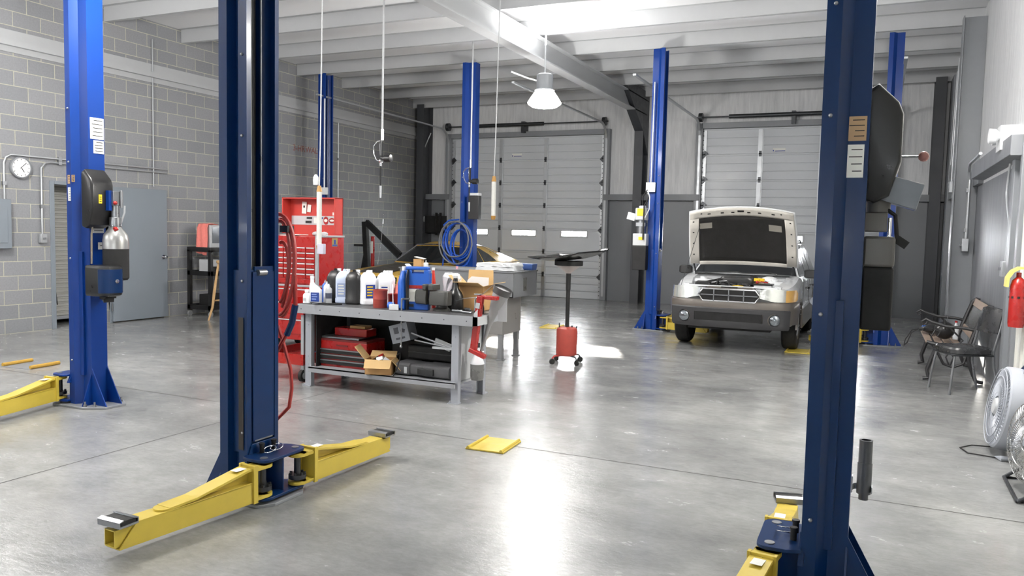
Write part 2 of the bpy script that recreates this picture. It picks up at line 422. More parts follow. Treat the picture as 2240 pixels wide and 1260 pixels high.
# sectional doors
DPAN = pm('door_panel', (198, 202, 206), .4, var=.03, scale=2)
GL = bpy.data.materials.new('window_glass'); GL.use_nodes = True; N = GL.node_tree.nodes; L = GL.node_tree.links
N.clear(); out = N.new('ShaderNodeOutputMaterial'); tr = N.new('ShaderNodeBsdfTransparent'); gl = N.new('ShaderNodeBsdfGlossy'); mxs = N.new('ShaderNodeMixShader')
gl.inputs['Roughness'].default_value = .02; mxs.inputs[0].default_value = .06; L.new(tr.outputs[0], mxs.inputs[1]); L.new(gl.outputs[0], mxs.inputs[2]); L.new(mxs.outputs[0], out.inputs[0])
def sectional(n, d, wins, stiles, yy, side=1):
    """side=1: seen from -Y"""
    secs = 7; h = d[2]/secs; wz = 1.49, 1.62
    P = struct(bpy.data.objects.new('door_%d' % n, None)); COL.objects.link(P)
    s = side
    m = MB()
    ws = [(a, b) for a, b in wins]
    for k in range(secs):
        z0, z1 = k*h+.006, (k+1)*h-.006
        if z0 < wz[0] and z1 > wz[1] or (z0 < wz[1] and z1 > wz[0]):
            m.b2(d[0], d[1], yy, yy+.03*s, z0, wz[0]); m.b2(d[0], d[1], yy, yy+.03*s, wz[1], z1)
            xs = [d[0]]+[q for w_ in ws for q in w_]+[d[1]]
            for i in range(0, len(xs), 2): m.b2(xs[i], xs[i+1], yy, yy+.03*s, wz[0], wz[1])
        else:
            q = (z1-.03-z0)/3
            for j in range(3): m.b2(d[0], d[1], yy, yy+.03*s, z0+q*j+(.009 if j else 0), z0+q*(j+1)-(.009 if j < 2 else 0)+(.03 if j == 2 else 0))
        m.b2(d[0], d[1], yy-.034*s, yy, z1-.03, z1)
    m.b2(d[0], d[1], yy+.031*s, yy+.034*s, 0, wz[0]-.034); m.b2(d[0], d[1], yy+.031*s, yy+.034*s, wz[1]+.034, d[2])
    m.build('panel', DPAN, P, smooth=False)
    m = MB()
    for x in stiles:
        m.b2(x-.035, x+.035, yy-.03*s, yy-.006*s, .02, d[2]-.02); m.b2(x-.055, x-.035, yy-.012*s, yy-.004*s, .02, d[2]-.02); m.b2(x+.035, x+.055, yy-.012*s, yy-.004*s, .02, d[2]-.02)
    for x in (d[0]+.05, d[1]-.05): m.b2(x-.05, x+.05, yy-.03*s, yy-.006*s, .02, d[2]-.02)
    m.build('stile', GALV, P, smooth=False)
    m = MB()
    for k in range(1, secs):
        for x in list(stiles)+[d[0]+.05, d[1]-.05]:
            m.box(x, yy-.04*s, k*h, .05, .02, .12); m.cyl((x-.03, yy-.05*s, k*h), (x+.03, yy-.05*s, k*h), .012, n=8)
            if abs(x-d[0]) < .1 or abs(x-d[1]) < .1: m.box(x, yy-.034*s, k*h, .11, .008, .16, (0, PI/4, 0))
    m.build('hinge', DSTEEL, P, smooth=False)
    m = MB()
    for x in (d[0]+.05, d[1]-.05):
        for k in range(int(d[2]/.1)): m.cyl((x-.02, yy-.031*s, .1+k*.1), (x-.02, yy-.033*s, .1+k*.1), .011, n=8)
    m.build('bolt_hole', BLKM, P, smooth=False)
    for a, b in ws:
        m = MB()
        for p, q, r_, t_ in ((a-.03, a+.012, wz[0]-.03, wz[1]+.03), (b-.012, b+.03, wz[0]-.03, wz[1]+.03), (a, b, wz[0]-.03, wz[0]+.008), (a, b, wz[1]-.008, wz[1]+.03)):
            m.b2(p, q, yy-.008*s, yy+.036*s, r_, t_)
        f = m.build('window_frame', LGREY, P, bev=.004)
        m = MB(); m.b2(a, b, yy+.012*s, yy+.016*s, wz[0], wz[1]); m.build('pane', GL, f, smooth=False)
    return P
d1 = sectional(1, D1, [(-9.62, -8.97), (-8.3, -7.65), (-6.98, -6.32)], (-8.62, -7.42), Y1+.1)
d2 = sectional(2, D2, [(-3.3, -2.65), (-2.08, -1.45), (-.85, -.2)], (-2.4, -1.15), Y1+.1)
for P, x in ((d1, -8.33), (d2, -2.15)):
    m = MB(); m.b2(x, x+.27, Y1+.088, Y1+.094, 3.42, 3.5); m.cur = 1; m.b2(x+.005, x+.03, Y1+.086, Y1+.092, 3.43, 3.46); m.b2(x+.05, x+.26, Y1+.086, Y1+.092, 3.43, 3.445)
    m.build('maker_plate', [PAPER, LBLUE], P, smooth=False)
# tracks, torsion shaft
for n, d in ((6, D1), (7, D2)):
    m = MB()
    for x in (d[0]-.04, d[1]+.04):
        pts = [(x, Y1-.02, .1), (x, Y1-.02, 3.7)]+[(x, Y1-.02-.45+.45*math.cos(a*PI/12), 3.7+.42*math.sin(a*PI/12)) for a in range(1, 7)]+[(x, Y1-5.3, 4.16)]
        for i in range(len(pts)-1):
            a, b = Vector(pts[i]), Vector(pts[i+1]); c_ = (a+b)/2; q = (b-a); 
            m.box(c_.x, c_.y, c_.z, .05, .03, q.length+.01, (math.atan2(-q.y, q.z), 0, 0))
    struct(m.build('trim_%d' % n, GALV, smooth=False))
    m = MB(); m.cyl((d[0]-.1, Y1-.12, 4.18), (d[1]+.1, Y1-.12, 4.18), .016); m.cyl((d[0]+.6, Y1-.12, 4.18), (d[0]+2.6, Y1-.12, 4.18), .045, n=14)
    m.cyl((d[0]-.05, Y1-.12, 4.18), (d[0]+.03, Y1-.12, 4.18), .1); m.cyl((d[1]-.03, Y1-.12, 4.18), (d[1]+.05, Y1-.12, 4.18), .1); m.b2((d[0]+d[1])/2-.04, (d[0]+d[1])/2+.04, Y1-.14, Y1+.12, 3.98, 4.25)
    struct(m.build('trim_%d' % (n+4), DSTEEL, smooth=True))

# right wall
RP, N, L, bs = nodes_mat('satin_grey_sheet')
tc = N.new('ShaderNodeTexCoord'); n1 = noise(2.2, 6, .6, (1, 3, .4), .3)
r1 = ramp(n1.outputs['Fac'], [(.3, rgb(116, 119, 124)), (.7, rgb(140, 142, 146))]); L.new(r1.outputs[0], bs.inputs['Base Color']); bs.inputs['Roughness'].default_value = .45; bs.inputs['Metallic'].default_value = .15
WY = 8.78
m = MB(); m.b2(X1, X1+.1, WY, Y1+.2, 0, 2.36)
struct(m.build('wall_right', RP, smooth=False))
m = MB(); m.b2(X1, X1+.1, WY, Y1+.2, 2.36, CZ); struct(m.build('wall_right_upper', INSUL, smooth=False))
m = MB(); m.sheet([(X1-.14, 2.42), (X1-.14, 2.6), (X1+.0, 2.6)], .005, 8.8, 12.2, 'Y'); m.b2(X1-.14, X1, 8.79, 8.8, 2.41, 2.6); m.sheet([(X1-.14, 2.42), (X1, 2.4)], .005, 8.8, 12.2, 'Y'); m.b2(X1-.06, X1, 12.2, Y1+.1, 2.36, 2.5)
struct(m.build('trim_12', RP, smooth=False))
m = MB()
for y in (12.9,): m.b2(X1-.3, X1-.285, y-.12, y+.12, 0, 4.7); m.b2(X1-.285, X1, y-.006, y+.006, 0, 4.7)
m.b2(X1-.08, X1, 17.2, 17.9, 0, 4.7)
for y in (9.3,): m.b2(X1-.05, X1, y-.12, y+.05, 0, 2.42)
m.b2(X1-.05, X1, WY-.05, WY+.06, 0, 2.6)
struct(m.build('trim_13', GREYP, bev=.004))
WRIB = pm('white_ribbed_wall', (222, 222, 216), .45, var=.03)
m = MB(); m.b2(X1, X1+.1, Y0, WY, 0, CZ)
yy = WY-.1
while yy > Y0: m.b2(X1-.018, X1, yy-.03, yy, 0, CZ); yy -= .3
struct(m.build('wall_right_front', WRIB, smooth=False))
# front wall behind the camera, with its own door windows
m = MB(); m.b2(X0, X1, Y0-.12, Y0-.04, 3.9, CZ)
for a, b in ((X0, -9.9), (-6.2, -3.6), (.1, X1)): m.b2(a, b, Y0-.12, Y0-.04, 0, 3.9)
struct(m.build('wall_front', LGREY, smooth=False))
sectional(3, (-9.9, -6.2, 3.9), [(-9.5, -8.9), (-8.35, -7.75), (-7.2, -6.6)], (-8.6, -7.4), Y0-.05, -1)
sectional(4, (-3.6, .1, 3.9), [(-3.3, -2.7), (-2.05, -1.45), (-.8, -.2)], (-2.4, -1.15), Y0-.05, -1)

# ceiling with purlins
CEIL = pm('white_vinyl_ceiling', (232, 233, 235), .5, var=.05, scale=2, bump=.3, bscale=5)
m = MB(); m.b2(X0-.2, X1+.2, Y0-.2, Y1+.2, CZ, CZ+.1); struct(m.build('ceiling', CEIL, smooth=False))
PUR = pm('purlin_paint', (176, 178, 180), .5, var=.05)
m = MB(); y = Y1-.25
while y > Y0: m.sheet([(y-.07, CZ), (y, CZ), (y, CZ-.22), (y+.07, CZ-.22), (y+.07, CZ-.2)], .006, X0, X1, 'X'); y -= 1.5
struct(m.build('trim_14', PUR, smooth=False))
m = MB()
for x in (-5.0,): m.b2(x-.1, x+.1, Y0, Y1, 4.6, 4.62); m.b2(x-.006, x+.006, Y0, Y1, 4.3, 4.6); m.b2(x-.1, x+.1, Y0, Y1-.1, 4.28, 4.3)
struct(m.build('trim_15', PUR, smooth=False))
m = MB(); m.b2(X0, X0+.09, Y0, Y1, 3.98, 4.06); m.b2(X0, X0+.02, Y0, Y1, 3.9, 4.2); struct(m.build('trim_16', PUR, smooth=False))

# ------------------------------------------------------------------ two-post lifts
def arm(root, p0, p1, z0=.055, strap=True, padz=.165, padrot=0):
    """swing arm from pivot p0 to tip p1 (xy in the post's frame)"""
    p0 = Vector((p0[0], p0[1], 0)); p1 = Vector((p1[0], p1[1], 0)); d = (p1-p0); Ln = d.length; a = math.atan2(d.y, d.x)
    T = Matrix.Translation(p0) @ Matrix.Rotation(a, 4, 'Z')
    m = MB(); m.M = T
    w_ = .048
    # outer tube, hollow at the tip and cut at a slant
    x0, x1 = .1, Ln
    h0, h1 = z0+.115, z0+.105
    for s in (-1, 1): m.prism([(x0, z0), (x1-.0, z0), (x1-.09, h1), (x0, h0)], s*w_-.004, s*w_+.004, 'Y')
    m.box((x0+x1-.09)/2, 0, h1+.002, x1-.09-x0, 2*w_+.008, .008); m.box((x0+x1)/2, 0, z0, x1-x0, 2*w_+.008, .008)
    # clevis at the pivot
    m.box(.1, 0, z0+.1, .02, .12, .21); m.box(.1, -.055, z0+.1, .03, .014, .215); m.box(.1, .055, z0+.1, .03, .014, .215)
    for z in (z0+.012, z0+.18): m.cyl((0, 0, z-.009), (0, 0, z+.009), .055, n=20); m.box(.05, 0, z, .1, .11, .018)
    # strap plate coming down from the clevis top onto the tube
    if strap:
        q = [(.04, z0+.185), (.14, z0+.185), (.47*Ln+.05, h1+.02), (.7*Ln, h1+.012)]
        m.sheet(q, .014, -.05, .05, 'Y')
        m.prism([(.11, h0), (.11, z0+.195), (.5*Ln, h1+.006)], -.004, .004, 'Y')
        m.cyl((.7*Ln, 0, h1+.004), (.7*Ln, 0, h1+.016), .05, n=16)
    o = m.build('arm', YEL, root, bev=.003, ang=.5)
    # inner tube showing at the tip
    m = MB(); m.M = T; m.sheet([(-.037, z0+.012), (.037, z0+.012), (.037, z0+.09), (-.037, z0+.09), (-.037, z0+.012)], .007, Ln-.12, Ln+.015, 'X'); m.build('extension_tube', YEL, o)
    m = MB(); m.M = T; m.box(Ln-.02, 0, padz-.02, .012, .012, .06); m.cyl((Ln-.03, 0, z0+.1), (Ln-.03, 0, padz), .028, n=14)
    m.M = T @ Matrix.Translation((Ln-.03, 0, padz)) @ Matrix.Rotation(padrot, 4, 'Z')
    m.box(0, 0, .004, .1, .15, .01)
    for s in (-1, 1): m.sheet([(.05*1, .0), (.052, .028), (.03, .034)] if s > 0 else [(-.05, .0), (-.052, .028), (-.03, .034)], .006, -.075, .075, 'Y')
    pd = m.build('pad_tray', STEEL, o)
    m = MB(); m.M = T @ Matrix.Translation((Ln-.03, 0, padz)) @ Matrix.Rotation(padrot, 4, 'Z'); m.box(0, 0, .018, .085, .14, .024); m.build('rubber_pad', RUB, pd, bev=.003)
    m = MB(); m.M = T; m.box(.17, 0, z0+.193, .07, .05, .001); m.build('sticker', PAPER, o, smooth=False)
    # restraint gear and pin
    m = MB(); m.M = T; m.cyl((0, 0, z0+.02), (0, 0, z0+.19), .02, n=14); m.cyl((0, 0, z0+.035), (0, 0, z0+.06), .052, n=18)
    for k in range(7): a_ = k*PI*2/7; m.cyl((.042*math.cos(a_), .042*math.sin(a_), z0+.06), (.042*math.cos(a_), .042*math.sin(a_), z0+.072), .008, n=8)
    m.build('pivot_gear', DSTEEL, o)
    return o

def lift_post(label, x, y, face, arms, mat=BLUE, full=True, web=.075, lip=.128, wx=.2, gus=(1, 1), ztop=4.6, group=None, flat=False):
    """face=+1: open side towards +X. Local frame: +x is the open side, mirrored by face."""
    t = thing('lift_post', label, 'car lift', (x, y, 0), 0 if face > 0 else PI, group)
    h = ztop
    m = MB()
    b = wx/2
    if flat: prof = [(b, -lip+.03), (b, -lip), (b-.055, -lip), (b-.075, -web), (-b+.075, -web), (-b+.055, -lip), (-b, -lip), (-b, lip), (-b+.055, lip), (-b+.075, web), (b-.075, web), (b-.055, lip), (b, lip), (b, lip-.03)]
    else: prof = [(b, -lip+.03), (b, -lip), (b-.055, -lip), (b-.1, -web), (-b, -web), (-b, web), (b-.1, web), (b-.055, lip), (b, lip), (b, lip-.03)]
    m.sheet([Vector(p) for p in prof], .009, .012, h)
    m.build('column', mat, t, smooth=False)
    # foot: plate, gussets, anchors
    m = MB(); m.prism([(-b-.2, -.1), (-b-.05, -.2), (b+.14, -.2), (b+.2, -.12), (b+.2, .12), (b+.14, .2), (-b-.05, .2), (-b-.2, .1)], 0, .018)
    m.build('base_plate', GREYP, t, bev=.003)
    m = MB()
    for s in (-1, 1):
        m.prism([(-b, .018), (-b-.18, .018), (-b-.16, .05), (-b, .34)], s*web-.004, s*web+.004, 'Y')
        m.prism([(s*web, .018), (s*(web+.1), .018), (s*web, .3)], -b-.004, -b+.004, 'X')
    m.each('gusset', mat, t, smooth=False)
    m = MB()
    for px, py in ((-b-.1, -.13), (-b-.1, .13), (b+.1, -.16), (b+.1, .16), (-b-.02, -.16), (-b-.02, .16)):
        m.cyl((px, py, .018), (px, py, .035), .016, n=6); m.cyl((px, py, .018), (px, py, .06), .008, n=8)
    m.each('anchor_bolt', STEEL, t)
    # inside the channel: ram, chain and cable
    m = MB(); m.cyl((-.02, .03, .6), (-.02, .03, h-.3), .03); m.build('hydraulic_ram', BLKM, t)
    m = MB(); m.tube([(.06, -.05, 1.2), (.06, -.05, h-.1)], .005); m.tube([(.07, .02, 1.25), (.07, .02, h-.1)], .006); m.each('lift_cable', STEEL, t)
    if full:
        # carriage
        m = MB(); m.b2(-.03, b-.012, -lip+.03, lip-.03, .27, 1.34)
        m.prism([(-lip+.04, 1.22), (lip-.03, 1.27), (lip-.03, 1.36), (-lip+.07, 1.36), (-lip+.07, 1.27)], b-.02, b-.005, 'X')
        m.prism([(-lip+.03, .33), (lip-.03, .33), (lip+.03, .2), (-lip-.03, .2)], b-.012, b+.012, 'X')
        m.b2(b-.008, b+.004, -lip+.045, lip-.035, .34, 1.33)
        m.build('carriage', mat, t, bev=.002)
        m = MB(); m.cyl((b+.004, -.045, 1.325), (b+.004, .02, 1.325), .018); m.build('cable_anchor', STEEL, t)
        m = MB(); m.b2(b+.0, b+.006, -lip+.06, lip-.05, .338, .346); m.build('weld', STEEL, t)
        br = b+.13
        m = MB()
        for z in (.045, .265):
            pts = [(b, -.16), (b+.06, -.185), (b+.13, -.185)]+[(b+.13+.055*math.sin(a*PI/12), -.185+.055-.055*math.cos(a*PI/12)) for a in range(1, 7)]
            pts += [(p[0], -p[1]) for p in reversed(pts)]
            m.prism(pts, z-.008, z+.008)
        m.b2(b, b+.012, -.13, .13, .05, .265); m.b2(b, b+.15, .0, .012, .05, .265)
        m.build('arm_bracket', mat, t, bev=.002)
        m = MB()
        for s in (-1, 1):
            m.cyl((b+.04, s*.05, .265), (b+.04, s*.05, .32), .014, n=12); m.cyl((b+.04, s*.05, .32), (b+.04, s*.05, .33), .017, n=12)
        m.each('lock_pin', BLKM, t)
        m = MB()
        for s in (-1, 1): m.tube([(b+.08+.036*math.cos(k*PI/8), s*.05+.036*math.sin(k*PI/8)-.02*s, .295+.012*math.sin(k*PI/8)) for k in range(16)], .003, 6, True)
        m.each('pull_ring', CHROME, t)
        m = MB()
        for s in (-1, 1): m.cyl((br, s*.135, .273), (br, s*.135, .277), .022, n=16)
        m.each('pivot_cap', STEEL, t)
    for a in arms:
        (ax, ay), (tx, ty) = a[0], a[1]
        # given in world offsets from the post, so turn into its frame
        arm(t, (ax*face, ay*face), (tx*face, ty*face), padrot=a[2] if len(a) > 2 else 0)
    m = MB()
    for z in (1.28, .4, 2.1, 2.55):
        m.sphere((b-.03, -lip-.006, z), .009, 10); m.sphere((b-.03, lip+.006, z), .009, 10)
    m.each('button_bolt', STEEL, t)
    return t, b, web, lip

# the large one on the left of the middle bay
LPX, LPY = -3.35, 3.615
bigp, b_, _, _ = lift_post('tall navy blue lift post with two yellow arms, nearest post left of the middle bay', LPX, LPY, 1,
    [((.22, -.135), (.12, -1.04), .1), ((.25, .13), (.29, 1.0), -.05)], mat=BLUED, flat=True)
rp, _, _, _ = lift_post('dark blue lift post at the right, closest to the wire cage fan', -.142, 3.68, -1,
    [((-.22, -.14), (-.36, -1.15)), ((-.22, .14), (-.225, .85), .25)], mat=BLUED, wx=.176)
lp2, _, _, _ = lift_post('bright blue lift post with towel dispenser and motor, leftmost in front of the block wall', -6.21, 4.765, -1,
    [((-.22, -.14), (.02, -1.12)), ((-.25, .14), (-.9, .6))], gus=(1, 1))
r1_, _, _, _ = lift_post('blue lift post with motor unit just left of the white car', -3.36, 13.02, 1, [((.22, -.13), (.98, -.3)), ((.22, .13), (.98, .5))], group=None)
r2_, _, _, _ = lift_post('blue lift post behind the right post, only its foot showing', .12, 13.15, -1, [((-.22, -.13), (-.95, -.55)), ((-.22, .13), (-.95, .6))])
r3_, _, _, _ = lift_post('blue lift post with coiled hoses in front of the gold car', -6.82, 13.0, -1, [((-.22, -.13), (-.6, -.8)), ((-.22, .13), (-.7, .7))], wx=.24)
r4_, _, _, _ = lift_post('blue lift post behind the red tool chest, seen above its lid', -10.1, 13.0, 1, [((.22, -.13), (.6, -.8)), ((.22, .13), (.7, .7))], wx=.2)
# worn strip and stickers
m = MB(); m.b2(b_-.055, b_-.02, -.1375, -.1355, .3, 1.07); m.build('wear_strip', pm('worn_black', (42, 36, 30), .6, var=.3), bigp)
def stickers(par, lst):
    """lst: (local x0,x1,z0,z1, y, material, lines)"""
    for (x0, x1, z0, z1, y, mt, n) in lst:
        m = MB(); m.b2(x0, x1, y-.0012, y, z0, z1); m.cur = 1
        for k in range(n):
            z = z1-(z1-z0)*(k+.7)/(n+.6); q = random.uniform(.55, .9)
            ya, yb = (y-.002, y-.0012) if y < 0 else (y, y+.0012)
            m.b2(x0+.12*(x1-x0), x0+(x1-x0)*q, ya-.0004, yb+.0004, z-.0022, z+.0022)
        m.build('sticker', [mt, BLACKI], par, smooth=False)
TAN = pm('tan_label', (176, 146, 110), .6)
# posts turned by pi: local y mirrored, camera side is +y
stickers(lp2, [(.0, .045, 1.93, 1.99, .13, TAN, 4)])
for (par, lst) in ((lp2, [(.055, .085, 1.915, 1.99, TAN, 3), (.05, .082, 1.77, 1.885, PAPER, 5)]), (rp, [(-.08, -.0, 2.0, 2.1, TAN, 4), (-.075, -.01, 1.85, 1.985, PAPER, 4)])):
    for x0, x1, z0, z1, mt, n in lst:
        yy = (.1345 if x0 > .04 else .0815)
        m = MB(); m.b2(x0, x1, yy-.001, yy, z0, z1); m.cur = 1
        for k in range(n):
            z = z1-(z1-z0)*(k+.7)/(n+.6); m.b2(x0+.1*(x1-x0), x0+(x1-x0)*random.uniform(.5, .9), yy, yy+.0006, z-.002, z+.002)
        m.build('sticker', [mt, BLACKI], par, smooth=False)
# stickers on the closed side of the left post (+X)
for y0, y1, z0, z1, mt, n in ((-.06, .05, 1.5, 1.68, LGREY, 6), (-.05, .0, 1.36, 1.42, PAPER, 1), (-.07, .06, 2.3, 2.48, PAPER, 5), (-.07, .03, 2.18, 2.29, PAPER, 4)):
    m = MB(); m.b2(-.1065, -.105, y0, y1, z0, z1); m.cur = 1
    for k in range(n): z = z1-(z1-z0)*(k+.7)/(n+.6); m.b2(-.1073, -.1064, y0+.012, y1-random.uniform(.01, .04), z-.003, z+.003)
    m.build('sticker', [mt, BLACKI], lp2, smooth=False)

# power units -------------------------------------------------------
def hooded_motor(label, loc, rz, tray=False):
    t = thing('power_unit', label, 'motor', loc, rz)
    # local: back against post at x=0, sticks out to +x; z=0 at its middle
    m = MB()
    pr = [(0, .28), (.03, .3), (.11, .22), (.13, .17), (.13, -.03), (.09, -.17), (.03, -.2), (0, -.19)]
    rings = []
    for y, k in ((-.105, .93), (-.098, .98), (-.08, 1), (.08, 1), (.098, .98), (.105, .93)):
        rings.append([(x*k, y, .04+(z-.04)*k) for x, z in pr])
    m.loft(rings); m.build('motor_hood', BLK, t, bev=.004)
    return t
t = hooded_motor('black hooded motor with steel valve bolted to the leftmost blue post', (-6.105, 4.72, 1.74), 0)
m = MB(); m.box(.133, -.03, .05, .004, .03, .075); m.cur = 1
for k in range(3): m.box(.1355, -.03, .03+.018*k, .001, .02, .005)
m.build('warning_label', [LYEL, BLACKI], t, smooth=False)
m = MB(); m.box(.14, .04, .04, .05, .03, .17); m.build('blue_bracket', BLUE, t)
m = MB(); m.box(.16, .1, .06, .06, .1, .12); m.cyl((.15, .1, -.1), (.15, .1, .05), .035); m.cyl((.15, .1, -.18), (.15, .1, -.1), .05, n=12); m.cyl((.2, .12, -.02), (.2, .12, .13), .01)
m.build('valve_block', STEEL, t, bev=.003)
m = MB(); m.tube([(.1, .05, .02), (.19, .06, .02)], .006); m.sphere((.2, .06, .02), .018); m.cur = 1; m.tube([(.1, .05, .02), (.185, .06, .02)], .0065)
m.build('release_lever', [RED, STEEL], t)
m = MB(); m.tube([(.05, .1, -.12), (.12, .1, -.16), (.18, .13, -.15), (.2, .15, -.06), (.19, .16, .0)], .009); m.build('hydraulic_hose', GALV, t)
m = MB(); m.lathe([(.04, -.17), (.05, -.19), (.095, -.25), (.105, -.3), (.105, -.37)], (.15, .1, 0), 24); m.build('tank_head', pm('brushed_alloy', (172, 172, 170), .35, metal=.8), t)
m = MB(); m.lathe([(.104, -.37), (.104, -.62), (.09, -.64)], (.15, .1, 0), 24); m.build('reservoir_tank', BLKM, t)
m = MB(); m.box(.2, .06, -.2, .03, .03, .02, (0, .7, 0)); m.build('filler_cap', RED, t)
m = MB(); m.tube([(.05, -.04, -.16), (.045, -.05, -.25), (.04, -.05, -.5)], .008); m.build('sight_tube', pm('dull_tube', (120, 112, 100), .4), t)

t = thing('towel_dispenser', 'dark blue rounded paper towel dispenser on the side of the leftmost post', 'dispenser', (-6.075, 4.72, 1.1))
m = MB(); pr = [(0, -.105), (.15, -.105), (.2, -.095), (.235, -.06), (.245, 0), (.235, .06), (.2, .095), (.15, .105), (0, .105)]
rings = [[(x*k if x else 0, y*k2, z) for x, y in pr] for z, k, k2 in ((-.13, .92, .9), (-.12, .99, .98), (-.1, 1, 1), (.1, 1, 1), (.12, .99, .98), (.13, .92, .9))]
m.loft(rings); m.build('housing', BLK, t)
m = MB(); pr2 = [(x+.004, y) for x, y in pr[1:-1]]
m.loft([[(x+(.003), y*1.02, z) for x, y in pr2]+[(x-.006, y*.97, z) for x, y in reversed(pr2)] for z in (-.1, .1)]); m.build('blue_door', BLUED, t)
m = MB(); m.lathe([(.018, 0), (.018, .008), (0, .01)], (.249, .0, .0), 16, 'X'); m.build('lock', CHROME, t)
m = MB(); m.prism([(.1, -.13), (.18, -.13), (.18, -.15), (.155, -.15), (.15, -.185), (.13, -.16), (.1, -.155)], -.05, .05, 'Y'); m.build('towel_slot', BLKM, t)

t = hooded_motor('large black hooded motor hanging off the right lift post, nearest the camera', (-.055, 3.8, 1.95), 0)
t['label'] = 'dark hooded motor and reservoir on the far side of the dark right post'
m = MB(); m.tube([(.12, 0, .0), (.2, 0, .0)], .006); m.build('lever_rod', STEEL, t); m = MB(); m.sphere((.215, 0, 0), .022, 12); m.build('lever_knob', pm('rose_knob', (150, 105, 100), .3, metal=.3), t)
m = MB(); m.box(.13, .0, -.15, .17, .14, .11, (0, .3, 0), .95, .95); m.build('document_tray', pm('clear_plastic', (120, 126, 134), .15, spec=.8), t, bev=.003)
m = MB(); m.b2(0, .09, -.07, .07, -.32, -.24); m.cyl((.05, 0, -.24), (.05, 0, -.18), .05); m.build('valve_block', pm('cast_grey', (96, 94, 90), .5), t, bev=.004)
m = MB(); m.tube([(.08, -.02, -.22), (.12, -.02, -.25), (.13, -.02, -.34)], .009); m.box(.145, -.02, -.36, .06, .04, .035, (0, .6, 0)); m.build('release_lever', BLKM, t)
m = MB(); m.cyl((.1, -.04, -.26), (.1, -.04, -.34), .008); m.build('brass_fitting', CHROME, t)
m = MB(); m.b2(0, .125, -.09, .09, -.47, -.34); m.build('tank_shoulder', pm('grey_tank', (92, 90, 86), .4), t, bev=.012)
m = MB(); m.b2(0, .125, -.09, .09, -.74, -.47); m.build('reservoir_tank', BLKM, t, bev=.012)

t = thing('power_unit', 'grey and black motor unit on the blue post beside the white car', 'motor', (-3.47, 12.93, 0))
m = MB(); m.box(-.08, -.02, 1.92, .19, .2, .2); m.cyl((-.08, -.02, 2.0), (-.08, -.02, 2.06), .06); m.build('motor', LGREY, t, bev=.015)
m = MB(); m.box(-.08, -.125, 1.95, .12, .004, .12); m.build('warning_label', LYEL, t, smooth=False)
m = MB(); m.box(-.26, -.02, 1.88, .14, .06, .12, (0, .25, 0)); m.build('switch_box', WHITE, t, bev=.006)
m = MB(); m.cyl((-.09, -.02, 1.6), (-.09, -.02, 1.82), .08, n=12); m.box(-.08, -.05, 1.75, .16, .12, .06); m.build('pump', STEEL, t)
m = MB(); m.b2(-.2, .03, -.14, .1, 1.4, 1.6); m.build('tank_shoulder', LGREY, t, bev=.012)
m = MB(); m.box(-.06, -.143, 1.52, .08, .004, .05); m.build('caution_label', LYEL, t, smooth=False)
m = MB(); m.b2(-.2, .03, -.14, .1, 1.0, 1.4); m.build('reservoir_tank', BLKM, t, bev=.01)
m = MB(); m.tube([(.03, -.14, 2.3), (.07, -.16, 2.2), (.07, -.16, 2.0), (.0, -.15, 1.86)], .01); m.build('power_cord', LGREY, t)
m = MB(); m.tube([(.05, -.12, 2.2), (-.02, -.15, 2.05), (-.02, -.16, 1.7), (-.02, -.16, 1.5)], .012); m.tube([(-.07, -.05, 2.06), (-.08, -.05, 2.2), (.0, -.05, 2.32)], .012); m.build('hydraulic_hose', BLKM, t)

# socket, tube and small things on lift posts ------------------------
t = thing('adapter_holder', 'dark steel pipe adapters in a bracket on the right lift post', 'adapter', (.0, 4.12, 0))
m = MB(); m.lathe([(.026, .52), (.03, .52), (.03, .64), (.022, .64), (.022, .53)], (.0, 0, 0), 20); m.cyl((0, 0, .38), (0, 0, .53), .033, n=20); m.cyl((0, 0, .35), (0, 0, .39), .022)
m.build('adapter', pm('gun_metal', (88, 90, 94), .35, metal=.5), t)
m = MB(); m.sheet([(-.06, -.02), (-.04, .02), (.035, .02), (.035, -.03)], .004, .39, .42); m.b2(-.075, -.05, -.02, .02, .38, .46); m.build('bracket', GALV, t)

def box_on(label, loc, s=(.1, .05, .12), rz=0, mat=GALV, cat='outlet box', name='junction_box', face=1):
    t = thing(name, label, cat, loc, rz)
    m = MB(); m.box(0, 0, 0, *s); m.build('body', mat, t, bev=.005)
    return t
t = box_on('small grey junction box high on the blue post beside the white car', (-3.42, 12.9, 2.36), (.16, .05, .16))
m = MB(); m.tube([(0, -.01, .08), (.01, -.01, 1.7)], .012); m.build('conduit', GALV, t)
t = box_on('small white junction box on the post above the red tool chest', (-9.98, 12.85, 2.3), (.13, .06, .14), mat=WHITE)
m = MB(); m.tube([(0, -.01, .07), (.0, -.01, 1.8)], .014); m.build('conduit', WHITE, t)
t = box_on('black switch housing on the post above the coiled hoses', (-6.62, 12.82, 2.0), (.2, .12, .42), mat=BLK)
m = MB(); m.box(0, .0, .235, .2, .14, .05); m.build('cover', LGREY, t, bev=.01)

